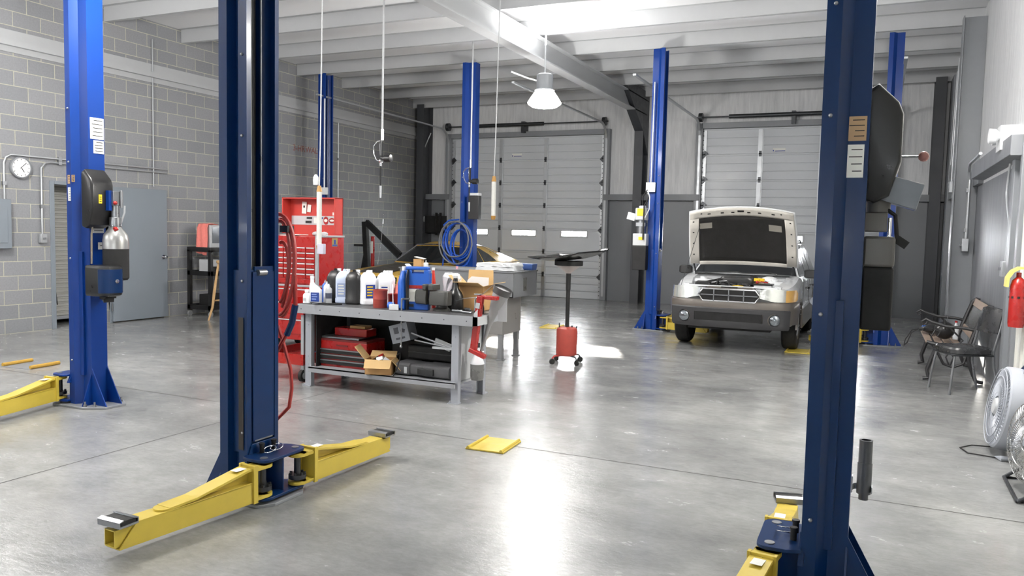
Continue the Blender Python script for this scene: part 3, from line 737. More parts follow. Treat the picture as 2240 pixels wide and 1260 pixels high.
# hoses ----------------------------------------------------------------
def coil(m, c, r, n, r_t, plane='XZ', drop=1.4, jit=.03, seed=1):
    rnd = random.Random(seed); pts = []
    for k in range(n*20+1):
        a = 2*PI*k/20+PI/2; q = 1+.12*math.sin(a*.37+seed)+rnd.uniform(-.01, .01); j = jit*math.sin(a*.21+seed)
        x = r*q*math.cos(a); z = r*drop*q*math.sin(a)-r*drop*(q-1)
        pts.append((c[0]+x, c[1]+j, c[2]+z) if plane == 'XZ' else (c[0]+j, c[1]+x, c[2]+z))
    m.tube(pts, r_t, 7)
AIRB = pm('blue_hose', (20, 72, 165), .4); AIRG = pm('grey_hose', (96, 98, 102), .45); AIRR = pm('red_hose', (160, 44, 40), .4)
t = thing('hose_coil', 'blue and grey air hoses coiled on the post in front of the gold car', 'hose', (-6.9, 12.75, 1.38))
m = MB(); coil(m, (0, 0, 0), .27, 4, .014, seed=2, drop=1.25, jit=.06); coil(m, (.06, -.03, -.1), .2, 3, .014, seed=5, drop=1.6, jit=.05); m.tube([(-.28, -.02, .2), (-.3, -.02, .3), (-.2, -.02, .38), (0, 0, .4)], .014); m.tube([(-.26, -.02, .1), (-.3, -.02, -.3), (-.32, -.03, -.6)], .014); m.build('blue_hose', AIRB, t)
m = MB(); coil(m, (-.03, -.08, 0), .32, 2, .014, seed=9, drop=1.15, jit=.03); m.build('grey_hose', AIRG, t)
m = MB(); m.b2(-.05, .05, .0, .17, .3, .36); m.build('hook', STEEL, t)
t = thing('hose_coil', 'red air hose looped over the far side of the large navy post', 'hose', (-3.27, 3.83, 0))
m = MB()
for rx, cz, rz_, yy in ((.125, 1.36, .31, .02), (.1, 1.34, .3, .045), (.075, 1.38, .25, .03), (.05, 1.3, .2, .05)):
    m.tube([(-.065+rx*math.sin(a), yy+.01*math.sin(2*a), cz+rz_*math.cos(a)) for a in [-.25+3.3*k/16 for k in range(17)]], .0125)
m.tube([(.062, .02, 1.3), (.066, .02, 1.1), (.03, .02, .98), (-.04, .02, .88), (-.09, .02, .8)], .0125)
m.tube([(-.08, .03, .98), (-.03, .03, .86), (.02, .03, .72), (.03, .03, .6), (.01, .03, .48), (-.06, .0, .4), (-.1, -.02, .4)], .0115)
m.build('hose', AIRR, t)
m = MB(); m.tube([(.064, .02, 1.12), (.04, .02, 1.01), (.0, .02, .93)], .02); m.build('blue_sleeve', BLUED, t)
m = MB(); m.b2(-.04, .02, .0, .06, 1.56, 1.6); m.build('hanger', DSTEEL, t)

# hanging air tools and tube lamps ----------------------------------------
def hose_gun(label, loc, zt, rz=0):
    t = thing('hanging_hose_gun', label, 'hose gun', loc, rz, 'filling guns hung from the ceiling')
    m = MB(); m.tube([(0, 0, .34), (0, 0, .8), (.005, 0, zt)], .014); m.build('hose', LGREY, t)
    m = MB(); m.cyl((0, 0, .2), (0, 0, .34), .022); m.build('swivel', CHROME, t)
    m = MB(); m.tube([(0, 0, .2), (-.03, 0, .15), (-.02, 0, .0)], .014); m.tube([(-.0, 0, .2), (-.08, 0, .19), (-.14, 0, .13), (-.13, 0, .02), (-.09, 0, -.06), (-.02, 0, -.08)], .008); m.build('trigger_guard', CHROME, t)
    m = MB(); m.tube([(-.01, 0, .2), (-.01, 0, .0), (-.02, 0, -.06)], .018); m.lathe([(.05, -.02), (.05, .07), (.0, .08)], (.07, 0, -.04), 16, 'X'); m.cyl((-.01, 0, -.03), (.06, 0, -.05), .03); m.build('meter_body', BLK, t)
    m = MB(); m.cyl((-.02, 0, -.14), (-.02, 0, -.05), .018); m.sphere((-.02, 0, -.07), .03, 10); m.build('joint', CHROME, t)
    m = MB(); m.tube([(-.02, 0, -.14), (-.02, 0, -.3), (-.018, 0, -.42)], .011); m.build('nozzle_tube', BLKM, t)
    m = MB(); m.cyl((-.018, 0, -.4), (-.016, 0, -.56), .018, .013); m.build('nozzle', GALV, t)
    return t
hose_gun('metal filling gun hanging on a pale hose, left of the black wall corner', (-6.05, 9.0, 2.56), 2.3)
hose_gun('metal filling gun hanging in front of the blue post by the gold car', (-6.5, 12.4, 2.48), 2.4)
def tube_lamp(label, loc, zt, L, col):
    t = thing('drop_light', label, 'work light', loc, 0, 'tube work lights hung on cords')
    m = MB(); m.cyl((0, 0, -L), (0, 0, 0), .03, n=16); m.build('clear_tube', col, t)
    m = MB(); m.cyl((0, 0, 0), (0, 0, .07), .034, .02, n=14); m.cyl((0, 0, -L-.05), (0, 0, -L), .026, .034, n=14); m.build('end_cap', pm('brass_cap', (170, 126, 60), .45), t)
    m = MB(); m.tube([(0, 0, .07), (.01, 0, .5), (.04, 0, zt)], .007); m.build('cord', LGREY, t)
    return t
TUBE = pm('milky_tube', (206, 206, 200), .25, emit=.12)
t = tube_lamp('long tube work light hanging in front of the red tool chest', (-5.9, 7.5, 2.0), 2.9, .62, TUBE)
m = MB(); m.lathe([(.03, -.02), (.034, .03), (.03, .07), (.012, .1), (0, .1)], (-.05, 0, .1), 14); m.build('bulb_cover', WHITE, t)
m = MB(); m.box(.05, -.02, -.66, .09, .05, .12); m.build('switch', pm('pale_box', (190, 190, 205), .5), t, bev=.006)
tube_lamp('tube work light hanging right of the hose coil post', (-4.63, 9.5, 2.24), 2.6, .45, TUBE)

# floor plates ------------------------------------------------------------
def plate(label, loc, sx, sy, rz=0):
    t = thing('floor_plate', label, 'floor plate', loc, rz)
    m = MB(); m.box(0, 0, .007, sx, sy, .012); m.build('sheet', YEL, t, bev=.003)
    m = MB()
    for s in (-1, 1): m.cyl((s*(sx/2-.02), -sy/2, .016), (s*(sx/2-.02), sy/2, .016), .012, n=10)
    m.each('rolled_edge', YEL, t)
plate('yellow steel cover plate lying on the floor in the middle of the room', (-2.52, 5.26, 0), .3, .36, .05)
plate('small yellow cover plate lying on the floor before the white car', (-.93, 11.75, 0), .33, .42, 0)
t = thing('floor_plate', 'pair of short yellow rails lying on the floor at the left edge', 'floor plate', (-8.42, 5.72, 0), .1)
m = MB(); m.b2(-.2, .2, -.2, .2, 0, .004); m.build('sheet', GREYP, t); m = MB(); m.cyl((-.2, -.18, .02), (-.2, .18, .02), .02, n=10); m.cyl((.2, -.18, .02), (.2, .18, .02), .02, n=10); m.each('rail', pm('worn_yellow', (190, 150, 60), .6, var=.4, scale=30), t)
for k, (x, y) in enumerate(((-4.9, 12.4),)):
    plate('yellow ramp plate on the far floor between the grey washer and drain stand', (x, y, 0), .3, .5, .1)

# ------------------------------------------------------------------ workbench
BT = .83
BGREY = pm('bench_grey', (150, 152, 156), .42, var=.1, scale=6)
t = thing('workbench', 'grey steel workbench loaded with jugs, vise and boxes', 'workbench', (-4.24, 6.3, 0))
m = MB(); m.b2(-.98, .98, 0, .72, BT-.012, BT); m.build('worktop', pm('oily_top', (74, 74, 76), .45, var=.35, scale=12), t, bev=.002)
m = MB(); m.b2(-.985, .985, -.004, .03, BT-.095, BT-.004); m.b2(-.985, -.955, 0, .72, BT-.095, BT-.004); m.b2(.955, .985, 0, .72, BT-.095, BT-.004); m.build('apron', BGREY, t, bev=.002)
m = MB()
for k in range(9): m.cyl((-.93+k*.232, -.005, BT-.05), (-.93+k*.232, -.001, BT-.05), .006, n=8)
m.each('bolt_head', DSTEEL, t)
LEG = pm('leg_grey', (158, 161, 168), .42, var=.08, scale=8)
for x, y, s in ((-.89, .06, 1), (.78, .06, 1), (-.83, .62, -1), (.78, .62, -1)):
    m = MB(); m.sheet([(x-.035, y+.05*s), (x-.035, y), (x+.035, y), (x+.035, y+.05*s)], .004, .0, BT-.09)
    m.b2(x-.06, x+.04, y-.02, y+.06, 0, .008)
    m.cyl((x-.045, y, .008), (x-.045, y, .025), .01, n=8)
    for z in (.7, .62, .3, .22): m.cyl((x-.0, y-.005*s, z), (x, y-.001*s, z), .006, n=8)
    m.build('leg', LEG, t, smooth=False)
m = MB(); m.b2(-.86, .8, .02, .66, .19, .2); m.b2(-.86, .8, .02, .04, .15, .2); m.b2(-.86, .8, .64, .66, .15, .2); m.build('lower_shelf', BGREY, t)
m = MB(); m.b2(.785, .79, .09, .6, .17, BT-.09); m.build('side_panel', LGREY, t)
m = MB(); m.b2(-.82, -.81, .09, .6, .2, BT-.09); m.b2(-.8, .78, .63, .634, .2, BT-.09); m.build('back_panel', BLKM, t)
m = MB(); m.b2(.985, 1.02, .02, .3, BT-.09, BT-.01); m.prism([(.985, BT-.09), (1.02, BT-.09), (1.02, BT+.06), (.985, BT+.02)], .02, .03, 'Y'); m.build('end_bracket', LGREY, t)

def lathe_part(name, prof, mat, par, n=20, c=(0, 0, 0), sy=1): return MB().lathe(prof, c, n, 'Z', sy).build(name, mat, par)
def label_on(par, x0, x1, y, z0, z1, mats=(LBLUE, PAPER), lines=2, curve=0, name='label'):
    m = MB(); m.b2(x0, x1, y-.0015, y, z0, z1); m.cur = 1
    for k in range(lines):
        z = z1-(z1-z0)*(k+.8)/(lines+.8); m.b2(x0+.12*(x1-x0), x1-(.15+.2*random.random())*(x1-x0), y-.002, y-.0012, z-(z1-z0)*.05, z+(z1-z0)*.05)
    return m.build(name, list(mats), par, smooth=False)
def jug(label, loc, rz, mat, lab=None, sc=1, cap=WHITE, group='one gallon jugs in a row on the workbench'):
    t = thing('fluid_jug', label, 'jug', loc, rz, group); t.scale = (sc, sc, sc)
    m = MB(); rings = []
    for z, w_, d_ in ((0, .066, .075), (.012, .076, .085), (.05, .076, .085), (.055, .073, .082), (.215, .073, .082), (.25, .073, .08), (.285, .06, .062), (.31, .04, .045), (.315, .03, .035)):
        rings.append([(w_*c_, d_*s_, z) for c_, s_ in [(math.copysign(abs(math.cos(a))**.45, math.cos(a)), math.copysign(abs(math.sin(a))**.45, math.sin(a))) for a in [2*PI*k/24 for k in range(24)]]])
    m.loft(rings); m.build('body', mat, t)
    m = MB(); m.tube([(0, .07, .225), (0, .065, .29), (0, .03, .322), (0, .0, .322)], [.014, .013, .013, .016]); m.build('handle', mat, t)
    m = MB(); m.cyl((.03, .03, .3), (.03, .03, .335), .02, n=16); m.build('cap', cap, t)
    if lab:
        label_on(t, -.045, .045, -.0825, .07, .2, lab, 4)
    return t
TRW = pm('milky_plastic', (236, 238, 242), .35, var=.02)
TRB = pm('pale_blue_plastic', (196, 208, 232), .35, var=.03)
J = [('black fluid jug at the left end of the jug row', -5.03, 6.66, BLK, None, .35),
     ('pale translucent jug between the two black jugs', -4.89, 6.62, TRB, (pm('faded_blue', (150, 165, 200), .5), PAPER), .35),
     ('black fluid jug between two pale jugs on the workbench', -4.755, 6.6, BLK, None, .35),
     ('white fluid jug with blue and yellow side label, just right of the second black jug', -4.60, 6.62, TRW, (LBLUE, LYEL), .9),
     ('rightmost white fluid jug of the row, behind the red can', -4.43, 6.70, TRW, (PAPER, LBLUE), .35)]
for lb, x, y, mt, la, rz in J: jug(lb, (x, y, BT), rz, mt, la, 1.03)
jug('white jug standing behind the row, only its shoulder showing over the can', (-4.56, 6.85, BT), .35, TRW, None, 1.0)
# bottles and cans at the left end
t = thing('bottle', 'short white round bottle with blank label at the left end of the workbench', 'bottle', (-5.165, 6.38, BT)); t.scale = (1.1, 1.1, .95)
lathe_part('body', [(.03, 0), (.036, .004), (.036, .085), (.03, .1), (.016, .112), (.016, .12)], TRW, t); lathe_part('cap', [(.02, .118), (.02, .14), (.018, .144), (0, .144)], WHITE, t)
m = MB(); m.b2(-.014, .014, -.037, -.0355, .03, .06); m.build('label', LGREY, t)
t = thing('oil_bottle', 'white quart bottle with long neck and dark blue label', 'bottle', (-5.09, 6.42, BT), .3); t.scale = (1.2, 1.2, 1.12)
m = MB(); m.loft([[(w_*c_+ox, d_*s_, z) for c_, s_ in [(math.copysign(abs(math.cos(a))**.5, math.cos(a)), math.copysign(abs(math.sin(a))**.5, math.sin(a))) for a in [2*PI*k/20 for k in range(20)]]] for z, w_, d_, ox in ((0, .046, .028, 0), (.006, .05, .031, 0), (.12, .05, .031, 0), (.15, .036, .024, -.014), (.175, .02, .017, -.028), (.19, .014, .014, -.03), (.225, .014, .014, -.03))]); m.build('body', TRW, t)
MB().cyl((-.03, 0, .222), (-.03, 0, .245), .017, n=16).build('cap', WHITE, t)
label_on(t, -.03, .042, -.0322, .02, .1, (LBLUE, pm('pale_ink', (150, 170, 220), .5)), 3)
def spray_can(label, loc, col, capc, h=.2, r=.033, rz=0, stripes=None):
    t = thing('spray_can', label, 'spray can', loc, rz)
    lathe_part('body', [(r-.002, 0), (r, .004), (r, h-.03), (r-.004, h-.02), (.014, h-.003), (.012, h)], col, t)
    lathe_part('nozzle', [(.012, h), (.012, h+.012), (.006, h+.014), (.006, h+.026), (0, h+.026)], capc, t)
    if stripes:
        m = MB(); m.lathe([(r+.0006, .05), (r+.0006, h*.62)], (0, 0, 0), 20); m.build('label', stripes, t)
BW = pm('white_blue_label', (225, 230, 240), .4)
spray_can('white spray can behind the quart bottle', (-5.06, 6.56, BT), WHITE, WHITE, .19, stripes=BW)
spray_can('grey and white spray can left of the blue ones', (-4.99, 6.5, BT), LGREY, WHITE, .17, stripes=pm('slate_label', (70, 74, 90), .4))
spray_can('blue spray can with white cap at the back left', (-5.12, 6.75, BT), LBLUE, WHITE, .24, stripes=LBLUE)
spray_can('second blue spray can with white cap, beside the first at the back', (-5.05, 6.77, BT), LBLUE, WHITE, .24, stripes=LBLUE)
cb = pm('bright_blue_label', (40, 98, 190), .4)
spray_can('bright blue spray can next to the first black jug', (-5.11, 6.6, BT), cb, LGREY, .2, stripes=cb)
# pliers
t = thing('pliers', 'dark long-nose pliers lying across the front edge of the worktop', 'pliers', (-4.98, 6.33, BT), .2)
m = MB(); m.tube([(0, 0, .01), (.1, .02, .01), (.22, .06, .01)], .008); m.tube([(0, 0, .01), (-.1, .04, .01), (-.14, .1, .01)], .008); m.build('handles', BLKM, t); m = MB(); m.box(-.02, -.03, .012, .02, .08, .01, (.0, 0, -.3)); m.build('jaw', STEEL, t)
# red can + mug
t = thing('paint_can', 'dented open red tin can in front of the white jugs', 'can', (-4.34, 6.45, BT)); t.scale = (1.06, 1.06, 1.3)
m = MB(); m.lathe([(.062, 0), (.064, .004), (.064, .06), (.066, .064), (.064, .068), (.064, .12), (.068, .13), (.068, .135), (.062, .135), (.06, .01), (0, .008)], n=28); m.build('body', REDM, t)
t = thing('plastic_tub', 'dark red plastic tub tucked behind the red tin can', 'tub', (-4.3, 6.62, BT)); 
m = MB(); m.lathe([(.05, 0), (.055, .12), (.058, .125), (.05, .125), (.046, .01), (0, .008)], n=24); m.build('body', pm('dark_red_plastic', (150, 36, 32), .4), t)
MB().tube([(.055, 0, .11), (.085, 0, .1), (.085, 0, .04), (.052, 0, .03)], .008).build('handle', pm('dark_red_plastic', (150, 36, 32), .4), t)
def cloth(name, label, loc, sx, sy, sz, mat, seed=1, cat='cloth', rz=0, n=22, drape=None, group=None):
    rnd = random.Random(seed); m = MB(); P = []; F = []
    ph = [rnd.uniform(0, 6) for _ in range(8)]
    for i in range(n+1):
        for j in range(n+1):
            u, v = i/n*2-1, j/n*2-1; r = math.hypot(u, v)
            h = max(0, 1-r**2.2)**.5 if r < 1 else 0
            wv = .22*math.sin(7*u+ph[0]+2*math.sin(3*v+ph[1]))+.18*math.sin(9*v+ph[2]+2*math.sin(4*u+ph[3]))+.1*math.sin(17*(u+v)+ph[4])
            P.append((u*sx*(1+.12*math.sin(5*v+ph[5])), v*sy*(1+.12*math.sin(5*u+ph[6])), max(.003, sz*h*(1+wv*1.1)+.004)))
    for i in range(n):
        for j in range(n): a = i*(n+1)+j; F.append((a, a+1, a+n+2, a+n+1))
    m.add(P, F); o = m.build(name, mat, None, loc=loc); o.rotation_euler = (0, 0, rz)
    s_ = o.modifiers.new('s', 'SOLIDIFY'); s_.thickness = .004
    tag(o, label, cat, group); return o
cloth('shop_rag', 'crumpled pink shop rag heaped behind the red can on the workbench', (-4.3, 6.78, BT), .13, .1, .2, PINK, 3)
t = thing('cap', 'small blue cap lying on its side by the blue case', 'cap', (-4.2, 6.42, BT+.033)); MB().lathe([(.022, -.02), (.034, -.02), (.034, .03), (.022, .03), (.022, -.02)], (0, 0, 0), 20, 'X').build('ring', cb, t)
t = thing('small_white_box', 'small white carton on the front edge of the worktop', 'box', (-4.12, 6.36, BT), .3); MB().box(0, 0, .025, .09, .05, .05).build('carton', WHITE, t, bev=.002)
m = MB(); m.tube([(-.02, .03, .045), (-.08, .22, .2), (-.09, .24, .22)], .004); m.build('straw', WHITE, t)
t = thing('dark_tin', 'low black tin between the rag and the blue case', 'tin', (-4.16, 6.64, BT)); lathe_part('body', [(.05, 0), (.05, .06), (.045, .065), (0, .065)], BLKM, t)
# upright blue tool case
CB = pm('case_blue', (24, 84, 176), .42, var=.08)
t = thing('tool_case', 'upright bright blue plastic tool case with built-in handle', 'tool case', (-3.95, 6.5, BT), .25); t.scale = (.84, 1, 1)
m = MB()
for x0, x1, z0, z1 in ((-.14, .14, 0, .34), (-.14, -.06, .34, .38), (.08, .14, .34, .38), (-.13, .13, .38, .41)): m.b2(x0, x1, -.04, .04, z0, z1)
m.build('shell', CB, t, bev=.008)
m = MB(); m.b2(-.14, .14, -.006, .006, .0, .36); m.build('seam', CB, t)
m = MB(); m.b2(-.09, .03, -.0425, -.041, .08, .2); m.build('label', PAPER, t); m = MB(); m.b2(-.09, .07, -.0425, -.041, .205, .235); m.build('red_stripe', RED, t)
m = MB(); m.b2(-.1, -.03, -.048, -.04, .03, .055); m.build('latch', BLK, t)
t = thing('tool_case', 'narrow rounded blue case with black seam leaning beside the larger blue case', 'tool case', (-4.075, 6.45, BT), .25)
m = MB(); m.loft([[(w_*math.cos(a)-.0, .09*k2*math.sin(a), z) for a in [2*PI*k/20 for k in range(20)]] for z, w_, k2 in ((0, .04, .8), (.02, .052, 1), (.25, .052, 1), (.31, .042, .8), (.35, .028, .5), (.37, .02, .4))]); m.build('shell', CB, t)
m = MB(); m.loft([[(.012*math.cos(a)+.05, .095*k2*math.sin(a), z) for a in [2*PI*k/14 for k in range(14)]] for z, k2 in ((.005, .8), (.3, 1), (.38, .5))]); m.build('black_strap', BLK, t)
m = MB(); m.cyl((0, 0, .37), (0, 0, .41), .018); m.build('cap', WHITE, t)
t = thing('red_tube', 'slim red tube standing behind the blue case', 'tube', (-3.9, 6.72, BT)); MB().tube([(0, 0, 0), (0, 0, .2), (-.01, 0, .37)], [.02, .02, .012], 12).build('tube', pm('red_plastic', (196, 50, 38), .4), t); MB().cyl((-.01, 0, .37), (-.01, 0, .395), .015).build('cap', WHITE, t)
# vise
VG = pm('cast_iron', (74, 74, 72), .5, metal=.3, var=.15, scale=10)
t = thing('bench_vise', 'dark cast iron bench vise bolted on the front edge of the worktop', 'vise', (-3.77, 6.5, BT), 0); t.scale = (1.12, 1.12, 1.12)
m = MB(); m.lathe([(.075, 0), (.075, .015), (.05, .03), (.045, .06)], (.05, .05, 0), 20); m.build('base', VG, t)
m = MB(); m.loft([[(x, y*k, z) for y, z in ((-.055, .05), (.055, .05), (.062, .1), (.05, .17), (-.05, .17), (-.062, .1))] for x, k in ((-.02, .9), (.0, 1), (.13, 1), (.15, .7))]); m.box(.0, 0, .2, .05, .12, .05); m.M = Matrix.Identity(4); m.build('body', VG, t, bev=.006)
m = MB(); m.loft([[(x, y*k, z*k2+.1*(1-k2)) for y, z in ((-.05, .055), (.05, .055), (.055, .11), (.045, .18), (-.045, .18), (-.055, .11))] for x, k, k2 in ((-.17, .7, .7), (-.15, 1, .95), (-.06, 1, 1), (-.05, 1, 1.1))]); m.box(-.065, 0, .2, .035, .12, .05); m.build('front_jaw', VG, t, bev=.006)
m = MB(); m.cyl((-.21, 0, .09), (-.03, 0, .09), .018); m.cyl((-.235, 0, .09), (-.19, 0, .09), .03, n=14); m.build('screw', DSTEEL, t)
m = MB(); m.cyl((-.21, 0, .1), (-.21, -.0, .1), .01) if 0 else None; m.cyl((-.212, -.17, .1), (-.212, -.17, -.3), .007); m.build('handle_bar', STEEL, t); o_ = MB(); o_.sphere((-.212, -.17, -.3), .013, 10); o_.build('handle_ball', STEEL, t)
m = MB(); m.tube([(-.212, -.17, .1), (-.212, 0, .09)], .008); m.build('handle_pivot', STEEL, t)
t = thing('air_tool', 'small black air tool standing behind the vise', 'air tool', (-3.62, 6.64, BT)); 
m = MB(); m.loft([[(w_*math.cos(a), w_*.8*math.sin(a), z) for a in [2*PI*k/16 for k in range(16)]] for z, w_ in ((0, .075), (.02, .085), (.14, .08), (.18, .06), (.21, .035), (.3, .022), (.31, .02))]); m.build('body', BLK, t, sub=0)
m = MB(); m.lathe([(.024, .31), (.024, .33), (0, .335)]); m.build('cap', LGREY, t)
# spray bottle in a bag, cardboard box
t = thing('plastic_bag', 'crumpled clear plastic bag standing behind the vise', 'bag', (-3.78, 6.86, BT))
rnd = random.Random(4); m = MB()
m.loft([[((w_+rnd.uniform(-.015, .015))*math.cos(a), (w_+rnd.uniform(-.015, .015))*.7*math.sin(a), z+rnd.uniform(-.008, .008)) for a in [2*PI*k/16 for k in range(16)]] for z, w_ in ((0, .08), (.08, .095), (.16, .09), (.24, .085), (.3, .1), (.34, .075))]); m.build('bag', pm('clear_film', (214, 218, 222), .15, spec=.8), t, smooth=False)
def carton(name, label, loc, sx, sy, sz, rz=0, flaps=True, fill=None, bot=.0, tilt=None, fl=(.5, .5, .5, .5), ang=(2.3, 1.9, .5, 2.2)):
    t = thing(name, label, 'cardboard box', loc, rz)
    if tilt: t.rotation_euler = tilt
    m = MB(); th = .004
    m.b2(-sx/2, sx/2, -sy/2, sy/2, 0, th)
    m.b2(-sx/2, sx/2, -sy/2, -sy/2+th, 0, sz); m.b2(-sx/2, sx/2, sy/2-th, sy/2, 0, sz); m.b2(-sx/2, -sx/2+th, -sy/2, sy/2, 0, sz); m.b2(sx/2-th, sx/2, -sy/2, sy/2, 0, sz)
    m.build('box_body', CARD, t, smooth=False)
    if flaps:
        for k, (cx, cy, L_, wd) in enumerate(((0, -sy/2, sy*fl[0], sx), (sx/2, 0, sx*fl[1], sy), (0, sy/2, sy*fl[2], sx), (-sx/2, 0, sx*fl[3], sy))):
            d = [(0, -1), (1, 0), (0, 1), (-1, 0)][k]; a = ang[k]  # angle from straight up, outward
            m = MB(); ox, oy, oz = d[0]*math.sin(a)*L_, d[1]*math.sin(a)*L_, math.cos(a)*L_
            e = (-d[1]*wd/2, d[0]*wd/2)
            A = (cx-e[0], cy-e[1], sz); B = (cx+e[0], cy+e[1], sz); C_ = (cx+e[0]*.96+ox, cy+e[1]*.96+oy, sz+oz); D_ = (cx-e[0]*.96+ox, cy-e[1]*.96+oy, sz+oz)
            nn = Vector((d[0]*math.cos(a), d[1]*math.cos(a), -math.sin(a)))*th
            vs = [A, B, C_, D_]+[tuple(Vector(p)+nn) for p in (A, B, C_, D_)]
            m.add(vs, [(0, 1, 2, 3), (7, 6, 5, 4), (0, 4, 5, 1), (1, 5, 6, 2), (2, 6, 7, 3), (3, 7, 4, 0)]); m.build('flap', CARDI, t, smooth=False)
    return t
t = carton('cardboard_box', 'open cardboard box with raised flaps at the right end of the workbench', (-3.53, 6.88, BT), .27, .26, .235, .08, ang=(1.25, 1.3, .05, .8), fl=(.5, .5, .55, .5))
m = MB(); m.loft([[(x*k, .05+y, .1+z) for x, y, z in ((-.12, 0, 0), (.12, 0, 0), (.125, .0, .2), (.1, 0, .24), (-.09, 0, .24), (-.12, 0, .18))] for k, y in ((1, 0), (1, .012))] if 0 else [[(x, .04+y, .1+z) for x, z in ((-.115, 0), (.115, 0), (.12, .21), (-.06, .215), (-.1, .18), (-.115, .12))] for y in (0, .008)]); m.build('foam_sheet', WHITE, t, smooth=False)
# C-clamp like holder, bits on top, hanging gear at the right end
t = thing('clamp', 'chrome and black clamp standing on the right corner of the worktop', 'clamp', (-3.33, 6.53, BT))
m = MB(); m.tube([(-.02, 0, .0), (-.02, 0, .13), (0, 0, .15), (.03, 0, .15), (.05, 0, .12)], .009); m.build('arm', CHROME, t); m = MB(); m.tube([(.03, 0, .15), (.05, .0, .05), (.055, 0, -.0)], [.022, .024, .018], 12); m.build('grip', BLK, t)
m = MB(); m.tube([(0, 0, .15), (-.15, .02, .13), (-.24, .03, .1)], .0025); m.tube([(.02, 0, .15), (.12, .1, .27), (.18, .14, .28)], .003); m.each('wire', STEEL, t)
for k, (x, y, r_, l, a) in enumerate(((-3.52, 6.5, .014, .1, .2), (-3.45, 6.56, .018, .07, 1.1), (-3.4, 6.47, .012, .12, -.3), (-3.48, 6.62, .02, .05, .6), (-3.56, 6.58, .012, .08, 2.0))):
    t = thing('metal_fitting', 'loose dark metal fitting lying between vise and clamp', 'fitting', (x, y, BT+r_), a, 'loose metal fittings on the worktop')
    m = MB(); m.cyl((-l/2, 0, 0), (l/2, 0, 0), r_, r_*.7, 12); m.cyl((l/2-.02, 0, 0), (l/2, 0, 0), r_*.9, n=6); m.build('shank', DSTEEL if k % 2 else STEEL, t)
t = thing('oil_pump', 'red metal oil pump hanging off the right end of the workbench', 'oil pump', (-3.225, 6.4, .03))
m = MB(); m.box(-.035, 0, .72, .055, .055, .52, (0, .13, 0)); m.build('red_barrel', RED, t, bev=.006)
m = MB(); m.box(.06, .02, .965, .2, .06, .035, (0, .05, 0)); m.build('top_arm', RED, t, bev=.006); m = MB(); m.box(-.02, -.01, .455, .17, .05, .04, (0, .35, 0)); m.build('foot_arm', RED, t, bev=.006)
m = MB(); m.box(-.017, -.031, .89, .04, .004, .05, (0, .13, 0)); m.build('sticker', LGREY, t, smooth=False)
m = MB(); m.b2(-.06, .0, -.02, .02, .985, .995); m.build('hook', STEEL, t)
FUN = pm('grey_plastic', (150, 150, 150), .4, var=.05)
t = thing('long_funnel', 'long-necked grey plastic funnel leaning at the right end of the workbench', 'funnel', (-3.17, 6.56, 0))
m = MB(); pts = [(-.13, 0, .46), (-.09, 0, .58), (-.05, 0, .72), (.0, 0, .86), (.045, 0, .965), (.075, 0, 1.03)]
m.tube(pts, [.012, .015, .022, .045, .072, .078], 20); m.build('cone', FUN, t)
m = MB(); m.cyl((.068, 0, 1.02), (.092, 0, 1.075), .083, .086, 24, False); m.cyl((.068, 0, 1.02), (.086, 0, 1.06), .078, .079, 24, True); m.build('rim', pm('funnel_rim', (70, 70, 70), .4), t)
m = MB(); m.b2(.05, .14, -.02, -.016, .77, .98); m.build('bracket_plate', LGREY, t, smooth=False)
m = MB(); m.cyl((-.145, 0, .43), (-.13, 0, .48), .02, .035); m.cyl((-.15, 0, .38), (-.145, 0, .43), .02); m.build('adapter', pm('brown_red', (120, 50, 44), .4), t)
t = thing('drain_bottle', 'upturned clear bottle half full of grey oil below the long funnel', 'bottle', (-3.3, 6.5, .12))
m = MB(); m.lathe([(.018, .4), (.02, .35), (.03, .34), (.06, .27), (.066, .25), (.064, .24)], (.0, 0, 0), 24); m.build('clear_half', TRW, t)
m = MB(); m.lathe([(.0655, .25), (.063, .12), (.055, .1), (0, .1)], (0, 0, 0), 24); m.build('oil_half', pm('used_oil', (112, 112, 110), .3), t)
m = MB(); m.cyl((0, 0, .4), (0, 0, .44), .022); m.build('neck', DSTEEL, t)

# things on the lower shelf
SZ = .2
t = thing('tool_box', 'red tool box with black drawers and steel pulls on the lower shelf', 'tool box', (-4.79, 6.62, SZ))
m = MB(); m.b2(-.29, .29, -.16, .16, 0, .26); m.build('case', RED, t, bev=.005)
for k in range(3):
    m = MB(); m.b2(-.27, .27, -.172, -.16, .025+k*.055, .07+k*.055); d = m.build('drawer', BLKM, t, bev=.002); m = MB(); m.b2(-.27, .27, -.178, -.172, .058+k*.055, .07+k*.055); m.build('pull', STEEL, d)
m = MB(); m.b2(-.29, .29, -.16, .16, .26, .28); m.box(0, -.165, .22, .14, .006, .014); m.build('lid_rim', pm('dark_red', (96, 20, 18), .5), t)
t = thing('tool_tray', 'shallow steel-edged tray lying on top of the red drawer box', 'tray', (-4.8, 6.62, SZ+.282)); MB().b2(-.26, .2, -.15, .15, 0, .02).build('tray', STEEL, t, bev=.003)
t = thing('red_case', 'long red metal case on the steel tray, below the tabletop', 'case', (-4.78, 6.66, SZ+.303)); MB().b2(-.19, .2, -.09, .09, 0, .08).build('case', RED, t, bev=.008); MB().b2(-.02, .16, -.06, .06, .08, .105).build('wood_block', CARD, t)
t = thing('printed_carton', 'grey and blue printed carton tilted under the tabletop', 'carton', (-4.14, 6.6, .5)); t.rotation_euler = (0, -.28, .05)
m = MB(); m.box(0, 0, .09, .2, .16, .18); m.build('carton', pm('carton_grey', (150, 154, 162), .6), t, smooth=False); m = MB(); m.box(-.1005, 0, .09, .002, .16, .18); m.build('blue_side', pm('carton_blue', (30, 70, 110), .6), t)
